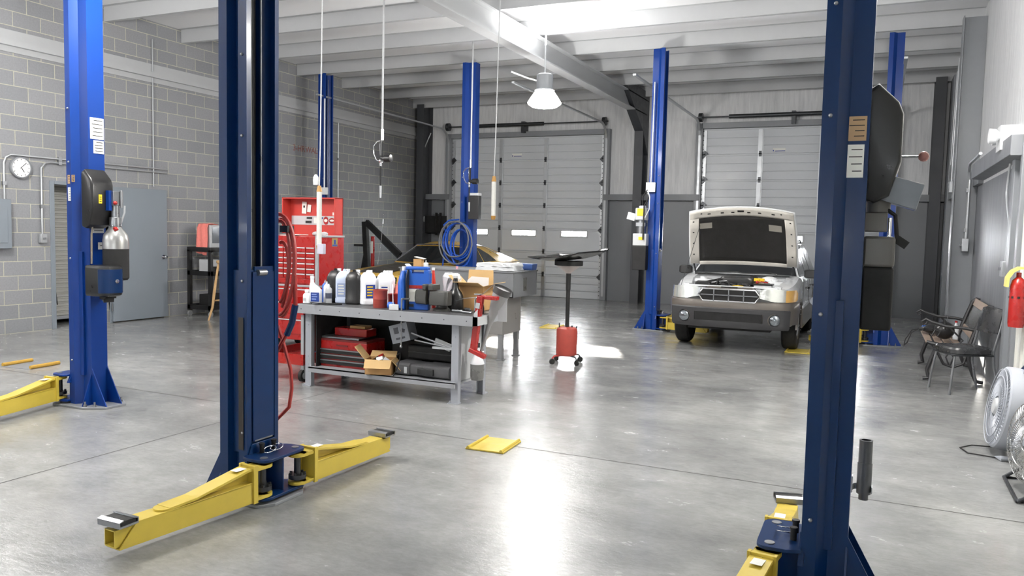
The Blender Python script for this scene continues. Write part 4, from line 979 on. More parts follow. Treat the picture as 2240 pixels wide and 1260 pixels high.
m = MB(); m.box(-.03, -.081, .12, .05, .002, .06); m.box(.04, -.081, .11, .05, .002, .035, (0, .5, 0)); m.box(.0, -.081, .04, .1, .002, .02); m.build('printed_picture', pm('print_dark', (70, 72, 78), .6), t, smooth=False)
for x_, z_, s_ in ((-4.05, SZ, .11), (-3.72, SZ, .11)): pass
t = thing('equipment_case', 'black plastic case lying flat behind, upper of the dark cases', 'equipment case', (-3.82, 6.72, SZ+.135)); MB().b2(-.3, .3, -.12, .12, 0, .13).build('shell', BLKM, t, bev=.015)
MB().b2(-.29, .29, -.125, .125, .06, .07).build('seam', BLK, t)
t = thing('equipment_case', 'dark grey moulded case with latches at the front of the lower shelf', 'equipment case', (-3.82, 6.52, SZ)); 
m = MB(); m.loft([[(x, y*.13*k, .065+z*.065*k) for y, z in [(math.copysign(abs(math.cos(a))**.5, math.cos(a)), math.copysign(abs(math.sin(a))**.5, math.sin(a))) for a in [2*PI*q/16 for q in range(16)]]] for x, k in ((-.32, .7), (-.3, .98), (-.15, 1), (-.14, .9), (0, .9), (.01, 1), (.28, 1), (.3, .8))]); m.build('shell', pm('case_grey', (72, 72, 74), .5), t)
m = MB(); m.b2(-.05, .12, -.145, -.12, .03, .09); m.build('handle', BLK, t, bev=.004)
m = MB(); m.b2(-.2, -.17, -.135, -.128, .03, .09); m.build('latch', LGREY, t)
t = thing('equipment_case', 'black equipment case supporting the tilted printed carton', 'equipment case', (-4.2, 6.78, SZ)); MB().b2(-.15, .3, -.1, .1, 0, .3).build('shell', BLKM, t, bev=.01)
carton_ = carton('cardboard_box', 'small open cardboard box full of scraps on the lower shelf edge', (-4.3, 6.41, SZ), .26, .2, .145, .35, ang=(2.4, 2.4, .9, .7), fl=(.5, .6, .4, .6))
rnd = random.Random(9)
for k in range(9):
    x, y = rnd.uniform(-.09, .09), rnd.uniform(-.06, .06); mt = [BLKM, WHITE, RED, LBLUE, STEEL, CHROME][k % 6]
    o = MB().box(0, 0, 0, rnd.uniform(.04, .1), rnd.uniform(.03, .06), rnd.uniform(.02, .05)).build('scrap', mt, None, smooth=False)
    p = Matrix.Rotation(.35, 4, 'Z') @ Vector((x, y, 0)); o.location = (-4.3+p.x, 6.39+p.y, SZ+.13+rnd.uniform(-.01, .03)); o.rotation_euler = (rnd.uniform(-.6, .6), rnd.uniform(-.6, .6), rnd.uniform(0, 3))
    tag(o, 'small scrap or packet filling the open cardboard box on the lower shelf', 'scrap', 'scraps in the lower cardboard box')
t = thing('blue_folder', 'blue and red printed sleeve stuck behind the right front leg', 'folder', (-3.52, 6.68, .55)); t.rotation_euler = (0, .45, 0)
m = MB(); m.b2(-.08, .08, -.006, .006, -.11, .13); m.build('sleeve', pm('sleeve_blue', (50, 92, 170), .5), t); m = MB(); m.b2(-.08, .08, -.008, -.006, -.11, -.05); m.build('red_band', RED, t)
t = thing('metal_bar', 'steel bars and white scrap lying over the dark cases', 'bar', (-3.75, 6.56, SZ+.27)); m = MB(); m.tube([(-.3, 0, .12), (.2, 0, -.0)], .012); m.tube([(-.25, -.02, .06), (.2, .0, .0)], .009); m.each('bar', STEEL, t); m = MB(); m.box(.05, 0, .035, .18, .02, .07, (0, .3, 0)); m.build('white_scrap', LGREY, t); m = MB(); m.b2(-.05, .25, -.03, .0, -.005, .015); m.build('white_strip', WHITE, t)
t = thing('bent_hook', 'thin bent black rod hanging over the shelf edge beside the scrap box', 'rod', (-4.1, 6.33, SZ)); MB().tube([(-.02, 0, -.02), (.03, 0, .06), (.07, 0, .18), (.07, 0, .23), (.03, 0, .2)], .005).build('rod', BLKM, t)

# ------------------------------------------------------------------ parts washer behind the bench
WG = pm('washer_grey', (120, 122, 125), .4, var=.08, scale=5)
t = thing('parts_washer', 'large grey sheet metal parts washer behind the workbench', 'parts washer', (-4.78, 8.72, 0))
m = MB(); m.b2(-.79, .82, 0, .72, .79, .8); m.b2(-.79, .82, 0, .012, .79, 1.1); m.b2(-.79, .82, .708, .72, .79, 1.1); m.b2(-.79, -.778, 0, .72, .79, 1.1); m.b2(.808, .82, 0, .72, .79, 1.1)
m.b2(-.8, .83, -.012, .02, 1.09, 1.105); m.b2(.8, .83, -.012, .73, 1.09, 1.105); m.b2(-.8, .83, .7, .73, 1.09, 1.105); m.b2(-.8, -.77, -.012, .73, 1.09, 1.105)
m.build('sink', WG, t, bev=.003)
m = MB(); m.b2(.3, .66, .06, .6, .32, .79); m.build('reservoir', pm('washer_side', (140, 138, 136), .35, metal=.2, var=.1), t, bev=.006)
m = MB(); m.b2(-.79, -.4, .06, .6, .32, .79); m.build('reservoir', WG, t, bev=.006)
for x, y in ((.62, .1), (.62, .56), (-.7, .1), (-.7, .56)):
    m = MB(); m.b2(x-.03, x+.03, y-.03, y+.03, .01, .34); m.b2(x-.045, x+.045, y-.045, y+.045, 0, .012); m.build('leg', WG, t, bev=.002)
m = MB(); m.prism([(.3, .5), (.66, .5), (.66, .51), (.3, .51)], .054, .06, 'Y'); m.build('seam', DSTEEL, t)
m = MB(); m.b2(.82, .823, .3, .4, .86, 1.02); m.build('drip_stain', pm('oil_stain', (86, 84, 80), .3), t, smooth=False)
t = thing('cardboard_box', 'small brown carton with lid ajar on the washer rim', 'cardboard box', (-5.43, 8.95, 1.105), .2); MB().b2(-.055, .055, -.05, .05, 0, .1).build('box_body', CARD, t); m = MB(); m.box(.02, 0, .115, .13, .11, .008, (0, .2, 0)); m.build('lid', PAPER, t)
t = thing('lid', 'loose plank bridging the washer rim under the small carton', 'shelf', (-5.3, 9.0, 1.104)); 
bpy.data.objects.remove(t)
m = MB(); m.b2(-.79, .82, 0, .72, 1.085, 1.09); q = m.build('lid', WG, [o for o in bpy.data.objects if o.name == 'parts_washer'][0])
for o in bpy.data.objects:
    if o.name == 'parts_washer': PW = o
t = thing('spray_bottle', 'short white bottle with a pump beside the small carton on the washer', 'bottle', (-5.29, 8.9, 1.105)); lathe_part('body', [(.03, 0), (.032, .05), (.02, .06)], WHITE, t); MB().tube([(0, 0, .06), (0, 0, .09)], .006).build('pump', WHITE, t)
t = thing('card', 'flat white card leaning on the washer edge at its left', 'card', (-5.55, 8.9, 1.105)); t.rotation_euler = (0, .7, 0); MB().b2(-.04, .05, -.05, .05, 0, .012).build('card', WHITE, t)
t = thing('pink_cap', 'small pink cap standing on the washer rim', 'cap', (-4.78, 8.8, 1.105)); lathe_part('cap', [(.016, 0), (.016, .03), (.012, .035), (0, .035)], pm('pink_plastic', (220, 160, 170), .4), t)
for k, (dz, sx, rz) in enumerate(((0, .26, .05), (.045, .25, -.06))):
    m = MB(); P = []
    t = thing('towel_stack', ['lower of the two folded white towels on the washer', 'upper folded white towel on the washer, under the black pan'][k], 'towel', (-4.28, 9.0, 1.106+dz), rz)
    for q in range(3):
        m = MB(); n = 14; PP = []
        rnd = random.Random(k*5+q)
        for i in range(n+1):
            PP.append([(sx*(i/n*2-1)*(1-.03*q), y_, .014*q+.014+.004*math.sin(i*1.3+q+k)+rnd.uniform(0, .004)) for y_ in (-.16, -.08, 0, .08, .16)]+[(sx*(i/n*2-1)*(1-.03*q), y_, .014*q+.001+.003*math.sin(i*1.1+q)) for y_ in (.16, .08, 0, -.08, -.16)])
        m.loft(PP); m.build('fold', WHITE, t)
t = thing('blue_bin', 'blue plastic bin behind the folded towels on the washer', 'bin', (-4.05, 9.33, 1.105)); MB().box(0, 0, .04, .2, .14, .08, None, 1.1, 1.1).build('bin', pm('bin_blue', (50, 80, 140), .4), t, bev=.005)

# ------------------------------------------------------------------ tall red tool chest
t = thing('tool_chest', 'tall red rolling tool chest with its lid up, by the block wall', 'tool chest', (-6.72, 8.2, 0))
W2 = .36
m = MB(); m.b2(-W2-.28, W2-.12, 0, .56, .12, .82); m.build('roll_cabinet', RED, t, bev=.006)
m = MB(); m.b2(-W2-.28, W2-.12, 0, .56, .84, 1.47); m.build('top_chest', RED, t, bev=.006)
m = MB(); m.b2(W2-.15, W2-.112, -.006, .03, .84, 1.47); m.b2(-W2-.288, W2-.112, -.006, .56, .815, .84); m.b2(W2-.15, W2-.112, -.006, .57, 1.46, 1.485); m.b2(-W2-.288, -W2-.26, -.006, .57, 1.46, 1.485); m.build('steel_trim', GALV, t, bev=.003)
for k in range(6):
    for x0, x1 in ((-W2-.26, -.3), (-.285, -.14), (-.12, .06), (.075, W2-.155)):
        z = .93+k*.068
        m = MB(); m.b2(x0, x1, -.012, 0, z, z+.06); d = m.build('drawer', RED, t, bev=.002); m = MB(); m.b2(x0+.005, x1-.005, -.02, -.01, z+.044, z+.058); m.build('pull', LGREY, d)
m = MB(); m.b2(-W2-.26, W2-.155, -.012, 0, .86, .92); d = m.build('drawer', RED, t, bev=.002)
for z in (.2, .4, .6):
    m = MB(); m.b2(-W2-.26, W2-.15, -.012, 0, z, z+.19); d = m.build('drawer', RED, t, bev=.002); m = MB(); m.b2(-W2-.26, W2-.15, -.02, -.01, z+.175, z+.188); m.build('pull', LGREY, d)
REDL = pm('lid_red', (186, 58, 50), .4, var=.1)
m = MB(); m.b2(-W2-.28, W2-.12, .52, .535, 1.47, 1.98); m.b2(-W2-.28, W2-.12, .36, .535, 1.965, 1.98); m.b2(-W2-.28, -W2-.265, .36, .535, 1.5, 1.98); m.b2(W2-.135, W2-.12, .36, .535, 1.5, 1.98); m.build('lid', REDL, t, bev=.003)
m = MB(); m.b2(-W2-.24, W2-.16, .512, .518, 1.62, 1.74); m.build('sticker_strip', LGREY, t, smooth=False)
def card_(x0, x1, z0, z1, mt, y=.509, rot=0, nm='paper'):
    m = MB(); m.box((x0+x1)/2, y, (z0+z1)/2, x1-x0, .003, z1-z0, (0, rot, 0)); return m.build(nm, mt, t, smooth=False)
card_(-.42, -.345, 1.77, 1.93, PAPER, rot=.05); card_(-.395, -.37, 1.85, 1.88, BLACKI, .506); card_(-.33, -.27, 1.79, 1.89, PAPER, rot=.12); card_(.09, .13, 1.75, 1.79, PAPER); card_(.13, .155, 1.75, 1.785, LBLUE)
card_(-.36, -.26, 1.64, 1.675, BLACKI, nm='sticker'); card_(-.34, -.25, 1.7, 1.725, BLACKI, nm='sticker'); card_(-.22, -.17, 1.64, 1.72, PAPER, nm='sticker'); card_(-.16, -.12, 1.68, 1.72, BLACKI, nm='sticker'); card_(-.11, -.07, 1.7, 1.725, LBLUE, nm='sticker')
for cx, rx, rz_ in ((-.02, .04, .06), (.08, .05, .04)):
    m = MB(); m.lathe([(1, -.0), (1, .002), (0, .002)], n=24); o = m.build('sticker', RED, t); o.rotation_euler = (PI/2, 0, 0); o.scale = (rx, rz_*.9, 1); o.location = (cx, .509, 1.68)
    m = MB(); m.lathe([(.7, 0), (.7, .003), (0, .003)], n=24); o = m.build('sticker', PAPER, t); o.rotation_euler = (PI/2, 0, 0); o.scale = (rx, rz_*.5, 1); o.location = (cx, .5085, 1.68)
card_(.13, .22, 1.63, 1.73, PAPER, nm='sticker'); card_(.15, .19, 1.66, 1.69, BLACKI, .506, .3, nm='sticker')
m = MB(); m.b2(W2-.12, W2-.118, .3, .42, 1.34, 1.45); m.cur = 1; m.box(W2-.1175, .36, 1.4, .001, .04, .06); m.box(W2-.1175, .36, 1.355, .001, .1, .02); m.build('square_sticker', [pm('olive', (150, 130, 70), .5), LBLUE], t, smooth=False)
for x, y in ((-.42, .06), (.18, .06), (-.42, .44), (.18, .44)):
    m = MB(); m.cyl((x-.02, y, .06), (x+.02, y, .06), .06, n=20); m.build('caster', RUB, t)
for k, (x, y, s1, s2, s3, mt, nm, lb) in enumerate(((-7.05, 8.36, .2, .15, .008, PAPER, 'paper_sheet', 'white paper sheet lying in the open top of the tool chest'), (-6.88, 8.34, .2, .14, .01, PAPER, 'paper_sheet', 'folded white leaflet lying over the first sheet in the tool chest'))):
    o = MB().box(0, 0, s3/2, s1, s2, s3).build(nm, mt, None, smooth=False); o.location = (x, y, 1.472+.01*k); o.rotation_euler = (.0, .0, .2-.5*k); tag(o, lb, 'paper')
for k, (x, y, lb) in enumerate(((-6.7, 8.45, 'pale crumpled bag on the tool chest, left of the other'), (-6.54, 8.42, 'white roll on the right corner of the tool chest'))):
    o = MB().sphere((0, 0, .03), .045, 10, (1.2, .9, .7)).build('white_bundle', LGREY, None); o.location = (x, y, 1.472); tag(o, lb, 'bundle', None)

# ------------------------------------------------------------------ red service cart left of the bench
t = thing('service_cart', 'low red service cart with casters between post and workbench', 'cart', (-5.55, 6.95, 0), 0)
m = MB()
for z in (.2, .72): m.b2(-.28, .28, -.5, .5, z, z+.012); m.b2(-.28, .28, -.51, -.5, z-.02, z+.09); m.b2(-.28, .28, .5, .51, z-.02, z+.09); m.b2(.28, .29, -.51, .51, z-.02, z+.09); m.b2(-.29, -.28, -.51, .51, z-.02, z+.09)
m.each('tray', RED, t, smooth=False)
for x, y in ((-.26, -.47), (.26, -.47), (-.26, .47), (.26, .47)):
    m = MB(); m.b2(x-.018, x+.018, y-.018, y+.018, .13, .74); m.build('corner_post', GALV, t)
    m = MB(); m.cyl((x-.018, y, .07), (x+.018, y, .07), .065, n=22); c_ = m.build('caster', RUB, t); m = MB(); m.cyl((x-.022, y, .07), (x+.022, y, .07), .035, n=16); m.sheet([(x-.025, .05), (x-.025, .14), (x+.025, .14), (x+.025, .05)], .004, y-.015, y+.015, 'Y'); m.build('fork', GALV, c_)
m = MB(); m.b2(.27, .276, -.48, .48, .3, .7); m.build('shaded_side_sheet', pm('dark_red', (96, 20, 18), .5), t)  # cart's red darkened here: the shade on its side is put into the colour
t = thing('metal_bowl', 'shallow steel drain bowl on top of the red service cart', 'bowl', (-5.42, 7.0, .82)); 
m = MB(); m.lathe([(.08, 0), (.14, .04), (.15, .042), (.14, .036), (.07, .004), (0, .004)], n=28); m.build('bowl', STEEL, t)
t = thing('pan', 'dark flat pan under the steel bowl on the service cart', 'pan', (-5.42, 7.0, .745)); lathe_part('pan', [(.12, 0), (.15, .06), (.14, .07), (0, .07)], BLKM, t)
t = thing('hammer', 'wooden handled hammer lying on the service cart', 'hammer', (-5.45, 6.6, .745), .5); MB().tube([(-.15, 0, .02), (.1, 0, .03)], .012).build('handle', WOOD, t); MB().cyl((.1, -.05, .03), (.1, .05, .03), .016).build('head', STEEL, t)
t = thing('tin_box', 'white and red printed tin at the near end of the service cart top', 'tin', (-5.62, 6.53, .735)); MB().b2(-.08, .08, -.06, .06, 0, .07).build('tin', PAPER, t, bev=.003); MB().b2(-.08, .08, -.061, -.06, .045, .07).build('red_band', RED, t)
t = thing('hand_grinder', 'blue hand grinder on the lower tray of the service cart', 'grinder', (-5.35, 6.75, .215), .4); MB().tube([(-.12, 0, .035), (0, 0, .05), (.12, 0, .07)], [.025, .04, .04], 12).build('body', BLUED, t); MB().lathe([(.05, 0), (.05, .01), (0, .02)], (-.14, 0, .01), 16).build('disc', BLKM, t)

# ------------------------------------------------------------------ oil drain caddy
t = thing('oil_drain', 'red oil drain tank on casters with black pole', 'oil drain', (-3.38, 9.05, 0))
m = MB(); m.lathe([(.11, .1), (.125, .11), (.127, .13), (.127, .4), (.12, .43), (.09, .445), (0, .45)], n=32); m.build('tank', REDM, t)
for s_ in range(4):
    a = PI/4+s_*PI/2+.2; x, y = math.cos(a), math.sin(a)
    m = MB(); m.tube([(x*.05, y*.05, .1), (x*.18, y*.18, .1), (x*.21, y*.21, .07)], .011); o = m.build('caster_leg', RED if s_ == 2 else DSTEEL, t)
    m = MB(); m.cyl((x*.21-.012*y, y*.21+.012*x, .035), (x*.21+.012*y, y*.21-.012*x, .035), .034, n=18); m.build('caster', RUB, o)
m = MB(); m.cyl((0, 0, .44), (0, 0, 1.12), .024, n=16); m.build('pole', BLKM, t); m = MB(); m.cyl((0, 0, .9), (0, 0, 1.12), .029, n=16); m.build('pole_sleeve', BLKM, t)
m = MB(); m.lathe([(.03, 1.1), (.05, 1.12), (.16, 1.2), (.16, 1.21)], n=32); m.build('funnel', pm('funnel_pale', (190, 180, 176), .35), t)
m = MB(); m.lathe([(.168, 1.195), (.172, 1.2), (.172, 1.25), (.16, 1.25), (.16, 1.21)], n=32); m.build('funnel_rim', BLKM, t)
m = MB(); m.tube([(-.08, -.05, .44), (-.085, -.05, .5)], .008); m.tube([(.06, 0, .44), (.065, 0, .47)], .01); m.tube([(.1, .04, .42), (.11, .04, .46)], .008); m.each('valve', DSTEEL, t)
t = thing('drain_pan', 'large glossy black drain pan tipped on top of the oil drain', 'drain pan', (-3.38, 9.05, 1.26)); t.rotation_euler = (.04, -.1, -.25)
n = 16; m = MB(); P = []; F = []
for i in range(n+1):
    for j in range(n+1):
        u, v = i/n*2-1, j/n*2-1; q = max(abs(u), abs(v)); x = u*.38; y = v*.34
        z = (.055 if q > .92 else .045*max(0, (q-.35)/.57)**1.3)+.02*u*u*abs(u)+.03*(v > .9)*(1 if u > .5 else .3)
        P.append((x, y, z))
for i in range(n):
    for j in range(n): a = i*(n+1)+j; F.append((a, a+1, a+n+2, a+n+1))
m.add(P, F); o = m.build('pan', pm('gloss_black', (22, 23, 24), .18, var=.1), t, sub=1); s_ = o.modifiers.new('s', 'SOLIDIFY'); s_.thickness = .012

# engine hoist
t = thing('engine_hoist', 'black folding engine hoist with red jack against the block wall', 'engine hoist', (-10.55, 15.0, 0)); t.scale = (1.22, 1.22, 1.22)
m = MB(); m.box(.07, 0, .74, .09, .09, 1.36, (0, -.07, 0)); m.build('mast', BLKM, t, bev=.004)
m = MB(); m.box(.42, 0, 1.12, .95, .08, .1, (0, .67, 0)); m.build('boom', BLKM, t, bev=.004); m = MB(); m.box(.6, 0, .93, .5, .06, .07, (0, .67, 0)); m.build('boom_extension', DSTEEL, t)
m = MB(); m.cyl((.2, 0, .6), (.2, 0, 1.15), .035); m.build('jack', RED, t); m = MB(); m.box(.202, -.036, .95, .05, .004, .22); m.build('label', PAPER, t)
m = MB(); m.box(-.02, 0, .5, .06, .06, .95, (0, .2, 0)); m.build('brace', BLKM, t); m = MB(); m.b2(-.2, .1, -.03, .03, .96, 1.0); m.build('cross_bar', BLKM, t)
m = MB(); m.b2(-.25, .5, -.35, -.28, .06, .14); m.b2(-.25, .5, .28, .35, .06, .14); m.b2(-.25, -.17, -.35, .35, .06, .14); m.build('base_leg', BLKM, t)
for x, y in ((-.2, -.32), (-.2, .32), (.45, -.32), (.45, .32)):
    m = MB(); m.cyl((x-.02, y, .04), (x+.02, y, .04), .04, n=16); m.build('caster', RUB, t)

# ------------------------------------------------------------------ cars
def ring_hull(m, st):
    """st: list of (y, half profile [(x,z)...] from bottom centre to top centre)"""
    rings = []
    for y, h in st: rings.append([(x, y, z) for x, z in h]+[(-x, y, z) for x, z in reversed(h) if x > 1e-6])
    m.loft(rings)
def sweep(m, path, sec):
    """path: plan curve [(x,y)], sec: [(outward, z)] closed ring"""
    rings = []; n = len(path)
    for i, p in enumerate(path):
        a = Vector(path[max(0, i-1)]); b = Vector(path[min(n-1, i+1)]); d = (b-a).normalized(); nr = Vector((d.y, -d.x))
        rings.append([(p[0]+nr.x*o, p[1]+nr.y*o, z) for o, z in sec])
    m.loft(rings)
def green(bot, top, crown=.03):
    """greenhouse solid from two loops of (x,y,z)"""
    m = MB(); n = len(bot); cen = Vector((0, 0, 0))
    for p in top: cen += Vector(p)
    cen /= n; cen.z += crown
    mid = [tuple((Vector(p)*.55+cen*.45)+Vector((0, 0, crown*.35))) for p in top]
    m.loft([bot, top, mid], cap=False)
    b = len(m.v); m.v.append(tuple(cen)); 
    for j in range(n): m.f.append([2*n+j, 2*n+(j+1) % n, b]); m.mi.append(0)
    m.f.append(list(range(n-1, -1, -1))); m.mi.append(0)
    return m
def gpanel(bot, top, idx, t0, t1, off=.006, inset=.0):
    m = MB(); B = [Vector(bot[i]) for i in idx]; T = [Vector(top[i]) for i in idx]
    lo = [b+(t-b)*t0 for b, t in zip(B, T)]; hi = [b+(t-b)*t1 for b, t in zip(B, T)]
    def ins(L):
        L = list(L); 
        if inset: L[0] = L[0]+(L[1]-L[0]).normalized()*inset; L[-1] = L[-1]+(L[-2]-L[-1]).normalized()*inset
        return L
    lo, hi = ins(lo), ins(hi); c = sum(lo+hi, Vector())/(2*len(lo)); cc = Vector((0, c.y if abs(c.x) > .3 else c.y+1.5 if c.y < 3 else c.y-1.5, c.z))
    rings = []
    for a, b in zip(lo, hi):
        e = (b-a).normalized(); k = [v for v in (lo if True else [])]
        i_ = len(rings); d = ((lo[min(i_+1, len(lo)-1)])-(lo[max(i_-1, 0)])).normalized(); nn = d.cross(e).normalized()
        if nn.dot(a-cc) < 0: nn = -nn
        rings.append([tuple(a-nn*.01), tuple(a+nn*off), tuple(b+nn*off), tuple(b-nn*.01)])
    m.loft(rings); return m
def wheel(par, x, y, r, wd, side, rimm):
    m = MB(); h = wd/2
    m.lathe([(r*.6, -h*.9), (r*.9, -h), (r*.985, -h*.75), (r, -h*.4), (r, h*.4), (r*.985, h*.75), (r*.9, h), (r*.6, h*.9)], (x, y, r), 32, 'X')
    t_ = m.build('tire', RUB, par)
    m = MB(); s = side
    m.lathe([(r*.62, -h*.85), (r*.62, h*.2), (r*.66, h*.88), (r*.6, h*.84), (r*.55, h*.3), (r*.15, h*.45), (r*.12, h*.75), (0, h*.78)] if s > 0 else [(r*.62, h*.85), (r*.62, -h*.2), (r*.66, -h*.88), (r*.6, -h*.84), (r*.55, -h*.3), (r*.15, -h*.45), (r*.12, -h*.75), (0, -h*.78)], (x, y, r), 28, 'X')
    for k in range(5):
        a = k*2*PI/5; m.tube([(x+s*h*.7, y+r*.1*math.cos(a), r+r*.1*math.sin(a)), (x+s*h*.72, y+r*.58*math.cos(a), r+r*.58*math.sin(a))], [.035, .028], 6)
    m.build('rim', rimm, t_); return t_

CARW = pm('car_white', (222, 224, 226), .18, var=.02, coat=.7)
TAUPE = pm('car_taupe', (112, 106, 100), .3, metal=.3, var=.01, coat=.5, rvar=.01)
CLAD = pm('dark_cladding', (58, 58, 60), .5, var=.05)
CGL = pm('car_glass', (26, 30, 34), .05, var=.05, spec=.8)
LENS = pm('lamp_glass', (205, 208, 205), .12, metal=.5, var=.15, scale=14)
AMB = pm('amber_lens', (214, 168, 96), .2)
car = thing('car', 'white and taupe station wagon with its hood raised', 'car', (-1.81, 11.08, 0))
def hp(w_, zt, zb=.27, belt=.72, k=1):
    return [(0, zb), (w_*.8, zb), (w_*.95, zb+.06), (w_*.995, .48), (w_, belt), (w_*.985, zt-.09), (w_*.93, zt-.02), (w_*.8, zt), (w_*.4, zt+.012), (0, zt+.016)]
m = MB()
ring_hull(m, [(.17, hp(.6, .88, .42)), (.24, hp(.73, .89, .4)), (.36, hp(.8, .91, .36)), (.52, hp(.84, .935, .3)), (.7, hp(.855, .96)), (.9, hp(.86, .985)), (1.2, hp(.86, 1.03)), (1.8, hp(.86, 1.02)), (3.2, hp(.86, 1.0)), (4.1, hp(.85, .99)), (4.5, hp(.83, .97)), (4.65, hp(.8, .95, .36))])
hull = m.build('body_shell', CARW, car, bev=0)
for yw, r_ in ((.86, .37), (3.48, .37)):
    c_ = MB(); c_.cyl((-1.1, yw, .32), (1.1, yw, .32), r_, n=40); boolean(hull, c_.build('cut', CARW, car))
c_ = MB(); c_.loft([[(x*k, y, z) for x, y in ((-.6, .2), (.6, .2), (.68, .75), (.66, 1.12), (-.66, 1.12), (-.68, .75))] for z, k in ((.52, .85), (1.2, 1.0))]); boolean(hull, c_.build('cut', CARW, car))
m = MB(); m.box(0, 1.7, .45, 1.1, 3.2, .3); m.b2(-.55, .55, .3, 1.1, .4, .5); m.build('underbody', BLKM, car)
# lower taupe band and cladding on the flanks
m = MB()
for s in (-1, 1):
    for y0, y1 in ((1.24, 3.1), (3.86, 4.6)):
        m.prism([(y0, .27), (y1, .27), (y1, .56), (y0, .56)], s*.85, s*.872, 'X')
m.each('side_band', TAUPE, car, bev=.005)
m = MB()
for s in (-1, 1): m.b2(s*.86, s*.876, 1.24, 3.1, .56, .6)
m.each('side_trim', CARW, car)
m = MB()
for s in (-1, 1):
    for y_ in (1.32, 2.35, 3.2): m.b2(s*.8585, s*.8625, y_, y_+.006, .3, .97)
m.each('door_gap', BLKM, car)
m = MB()
for s in (-1, 1):
    for y_ in (2.1, 3.0): m.b2(s*.86, s*.885, y_, y_+.12, .8, .83)
m.each('door_handle', BLK, car, bev=.004)
m = MB()
for s in (-1, 1):
    for yw in (.86, 3.48):
        pts = [(yw+.39*math.cos(a), .32+.39*math.sin(a)) for a in [PI*k/14 for k in range(15)]]; m.sheet(pts, .04, s*.845, s*.868, 'X')
m.each('arch_trim', TAUPE, car)
for x, y, s in ((.75, .86, 1), (-.75, .86, -1), (.75, 3.48, 1), (-.75, 3.48, -1)): wheel(car, x, y, .33, .205, s, STEEL)
# greenhouse
def side_pts(xs, y0, y1, n): return [(xs, y0+(y1-y0)*i/n) for i in range(n+1)]
def loops(wb, yb0, yb1, zb, wt, yt0, yt1, zt, bow_b=.14, bow_t=.08, ns=6):
    B, T = [], []
    for i in range(7): u = -1+2*i/6; B.append((wb*u, yb0+bow_b*u*u, zb)); T.append((wt*u, yt0+bow_t*u*u, zt+.025*(1-u*u)))
    for i in range(1, ns): f = i/ns; B.append((wb, yb0+bow_b+(yb1-yb0-bow_b)*f, zb)); T.append((wt, yt0+bow_t+(yt1-yt0-bow_t)*f, zt+.015*math.sin(PI*f)))
    for i in range(5): u = 1-2*i/4; B.append((wb*u, yb1, zb)); T.append((wt*u, yt1, zt+.02*(1-u*u)))
    for i in range(ns-1, 0, -1): f = i/ns; B.append((-wb, yb0+bow_b+(yb1-yb0-bow_b)*f, zb)); T.append((-wt, yt0+bow_t+(yt1-yt0-bow_t)*f, zt+.015*math.sin(PI*f)))
    return B, T
B, T = loops(.79, 1.22, 4.5, .985, .6, 2.0, 4.3, 1.46)
green(B, T, .05).build('roof_and_pillars', CARW, car)
gpanel(B, T, list(range(0, 7)), .06, .93, inset=.03).build('windshield', CGL, car)
for q, (a, b) in enumerate(((6, 8), (8, 10), (10, 12))):
    gpanel(B, T, list(range(a, b+1)), .08, .9, inset=.03).build('side_window', CGL, car)
    n_ = len(B); idx = [(0 if k == 6 else (n_-(k-6))) for k in range(a, b+1)]; gpanel(B, T, idx, .08, .9, inset=.03).build('side_window', CGL, car)
gpanel(B, T, [12, 13, 14, 15, 16], .1, .9, inset=.04).build('rear_window', CGL, car)
m = MB()
for s in (-1, 1): m.tube([(s*.56, 2.2, 1.5), (s*.56, 2.3, 1.535), (s*.56, 4.0, 1.535), (s*.56, 4.1, 1.5)], .014)
m.each('roof_rail', BLK, car)
m = MB()
for s in (-1, 1): m.loft([[(s*(x), 1.62+y, 1.05+z) for y, z in ((-.06*k, -.06*k), (.05*k, -.06*k), (.05*k, .06*k), (-.05*k, .07*k))] for x, k in ((.84, .8), (.88, 1.0), (1.0, 1.0), (1.04, .7))])
m.each('side_mirror', BLK, car, bev=.01)
# hood raised on its prop
HL = .96; TH = math.radians(63)
def hx(u, v, dz):
    wdt = .79-.05*v*v; x = wdt*u; l = HL*v*(1-.07*u*u); h = dz+.05*(1-u*u)+.03*math.sin(PI*v)
    return (x, 1.17-l*math.cos(TH)+h*math.sin(TH), 1.145+l*math.sin(TH)+h*math.cos(TH))
def grid(m, G):
    n = len(G[0]); m.add([p for r in G for p in r], [(j*n+i, j*n+i+1, (j+1)*n+i+1, (j+1)*n+i) for j in range(len(G)-1) for i in range(n-1)]); return m

nu, nv = 14, 10
m = MB(); grid(m, [[hx(-1+2*i/nu, j/nv, 0) for i in range(nu+1)] for j in range(nv+1)])
hood = m.build('hood', CARW, car); q = hood.modifiers.new('s', 'SOLIDIFY'); q.thickness = .012; q.offset = 0
m = MB()
def strip(m, u0, u1, v0, v1, dz=-.03, n=8):
    grid(m, [[hx(u0+(u1-u0)*i/n, v0+(v1-v0)*j/4, dz) for i in range(n+1)] for j in range(5)])
strip(m, -.97, .97, .86, .985, n=14); strip(m, -.97, -.8, .04, .86); strip(m, .8, .97, .04, .86); strip(m, -.8, .8, .02, .08, n=12)
o = m.build('inner_frame', pm('inner_frame_white', (196, 192, 184), .45), hood); q = o.modifiers.new('s', 'SOLIDIFY'); q.thickness = .03; q.offset = 0
PAD = pm('hood_pad', (26, 25, 24), .8, var=.3, scale=6, bump=.4, bscale=14)
m = MB(); grid(m, [[hx((-.81+1.62*i/14)*(1 if j < 9 else 1), .07+(.8+.02*math.sin(i/14*PI*3))*j/10, -.028) for i in range(15)] for j in range(11)]); o = m.build('insulation_pad', PAD, hood); q = o.modifiers.new('s', 'SOLIDIFY'); q.thickness = .012
m = MB()
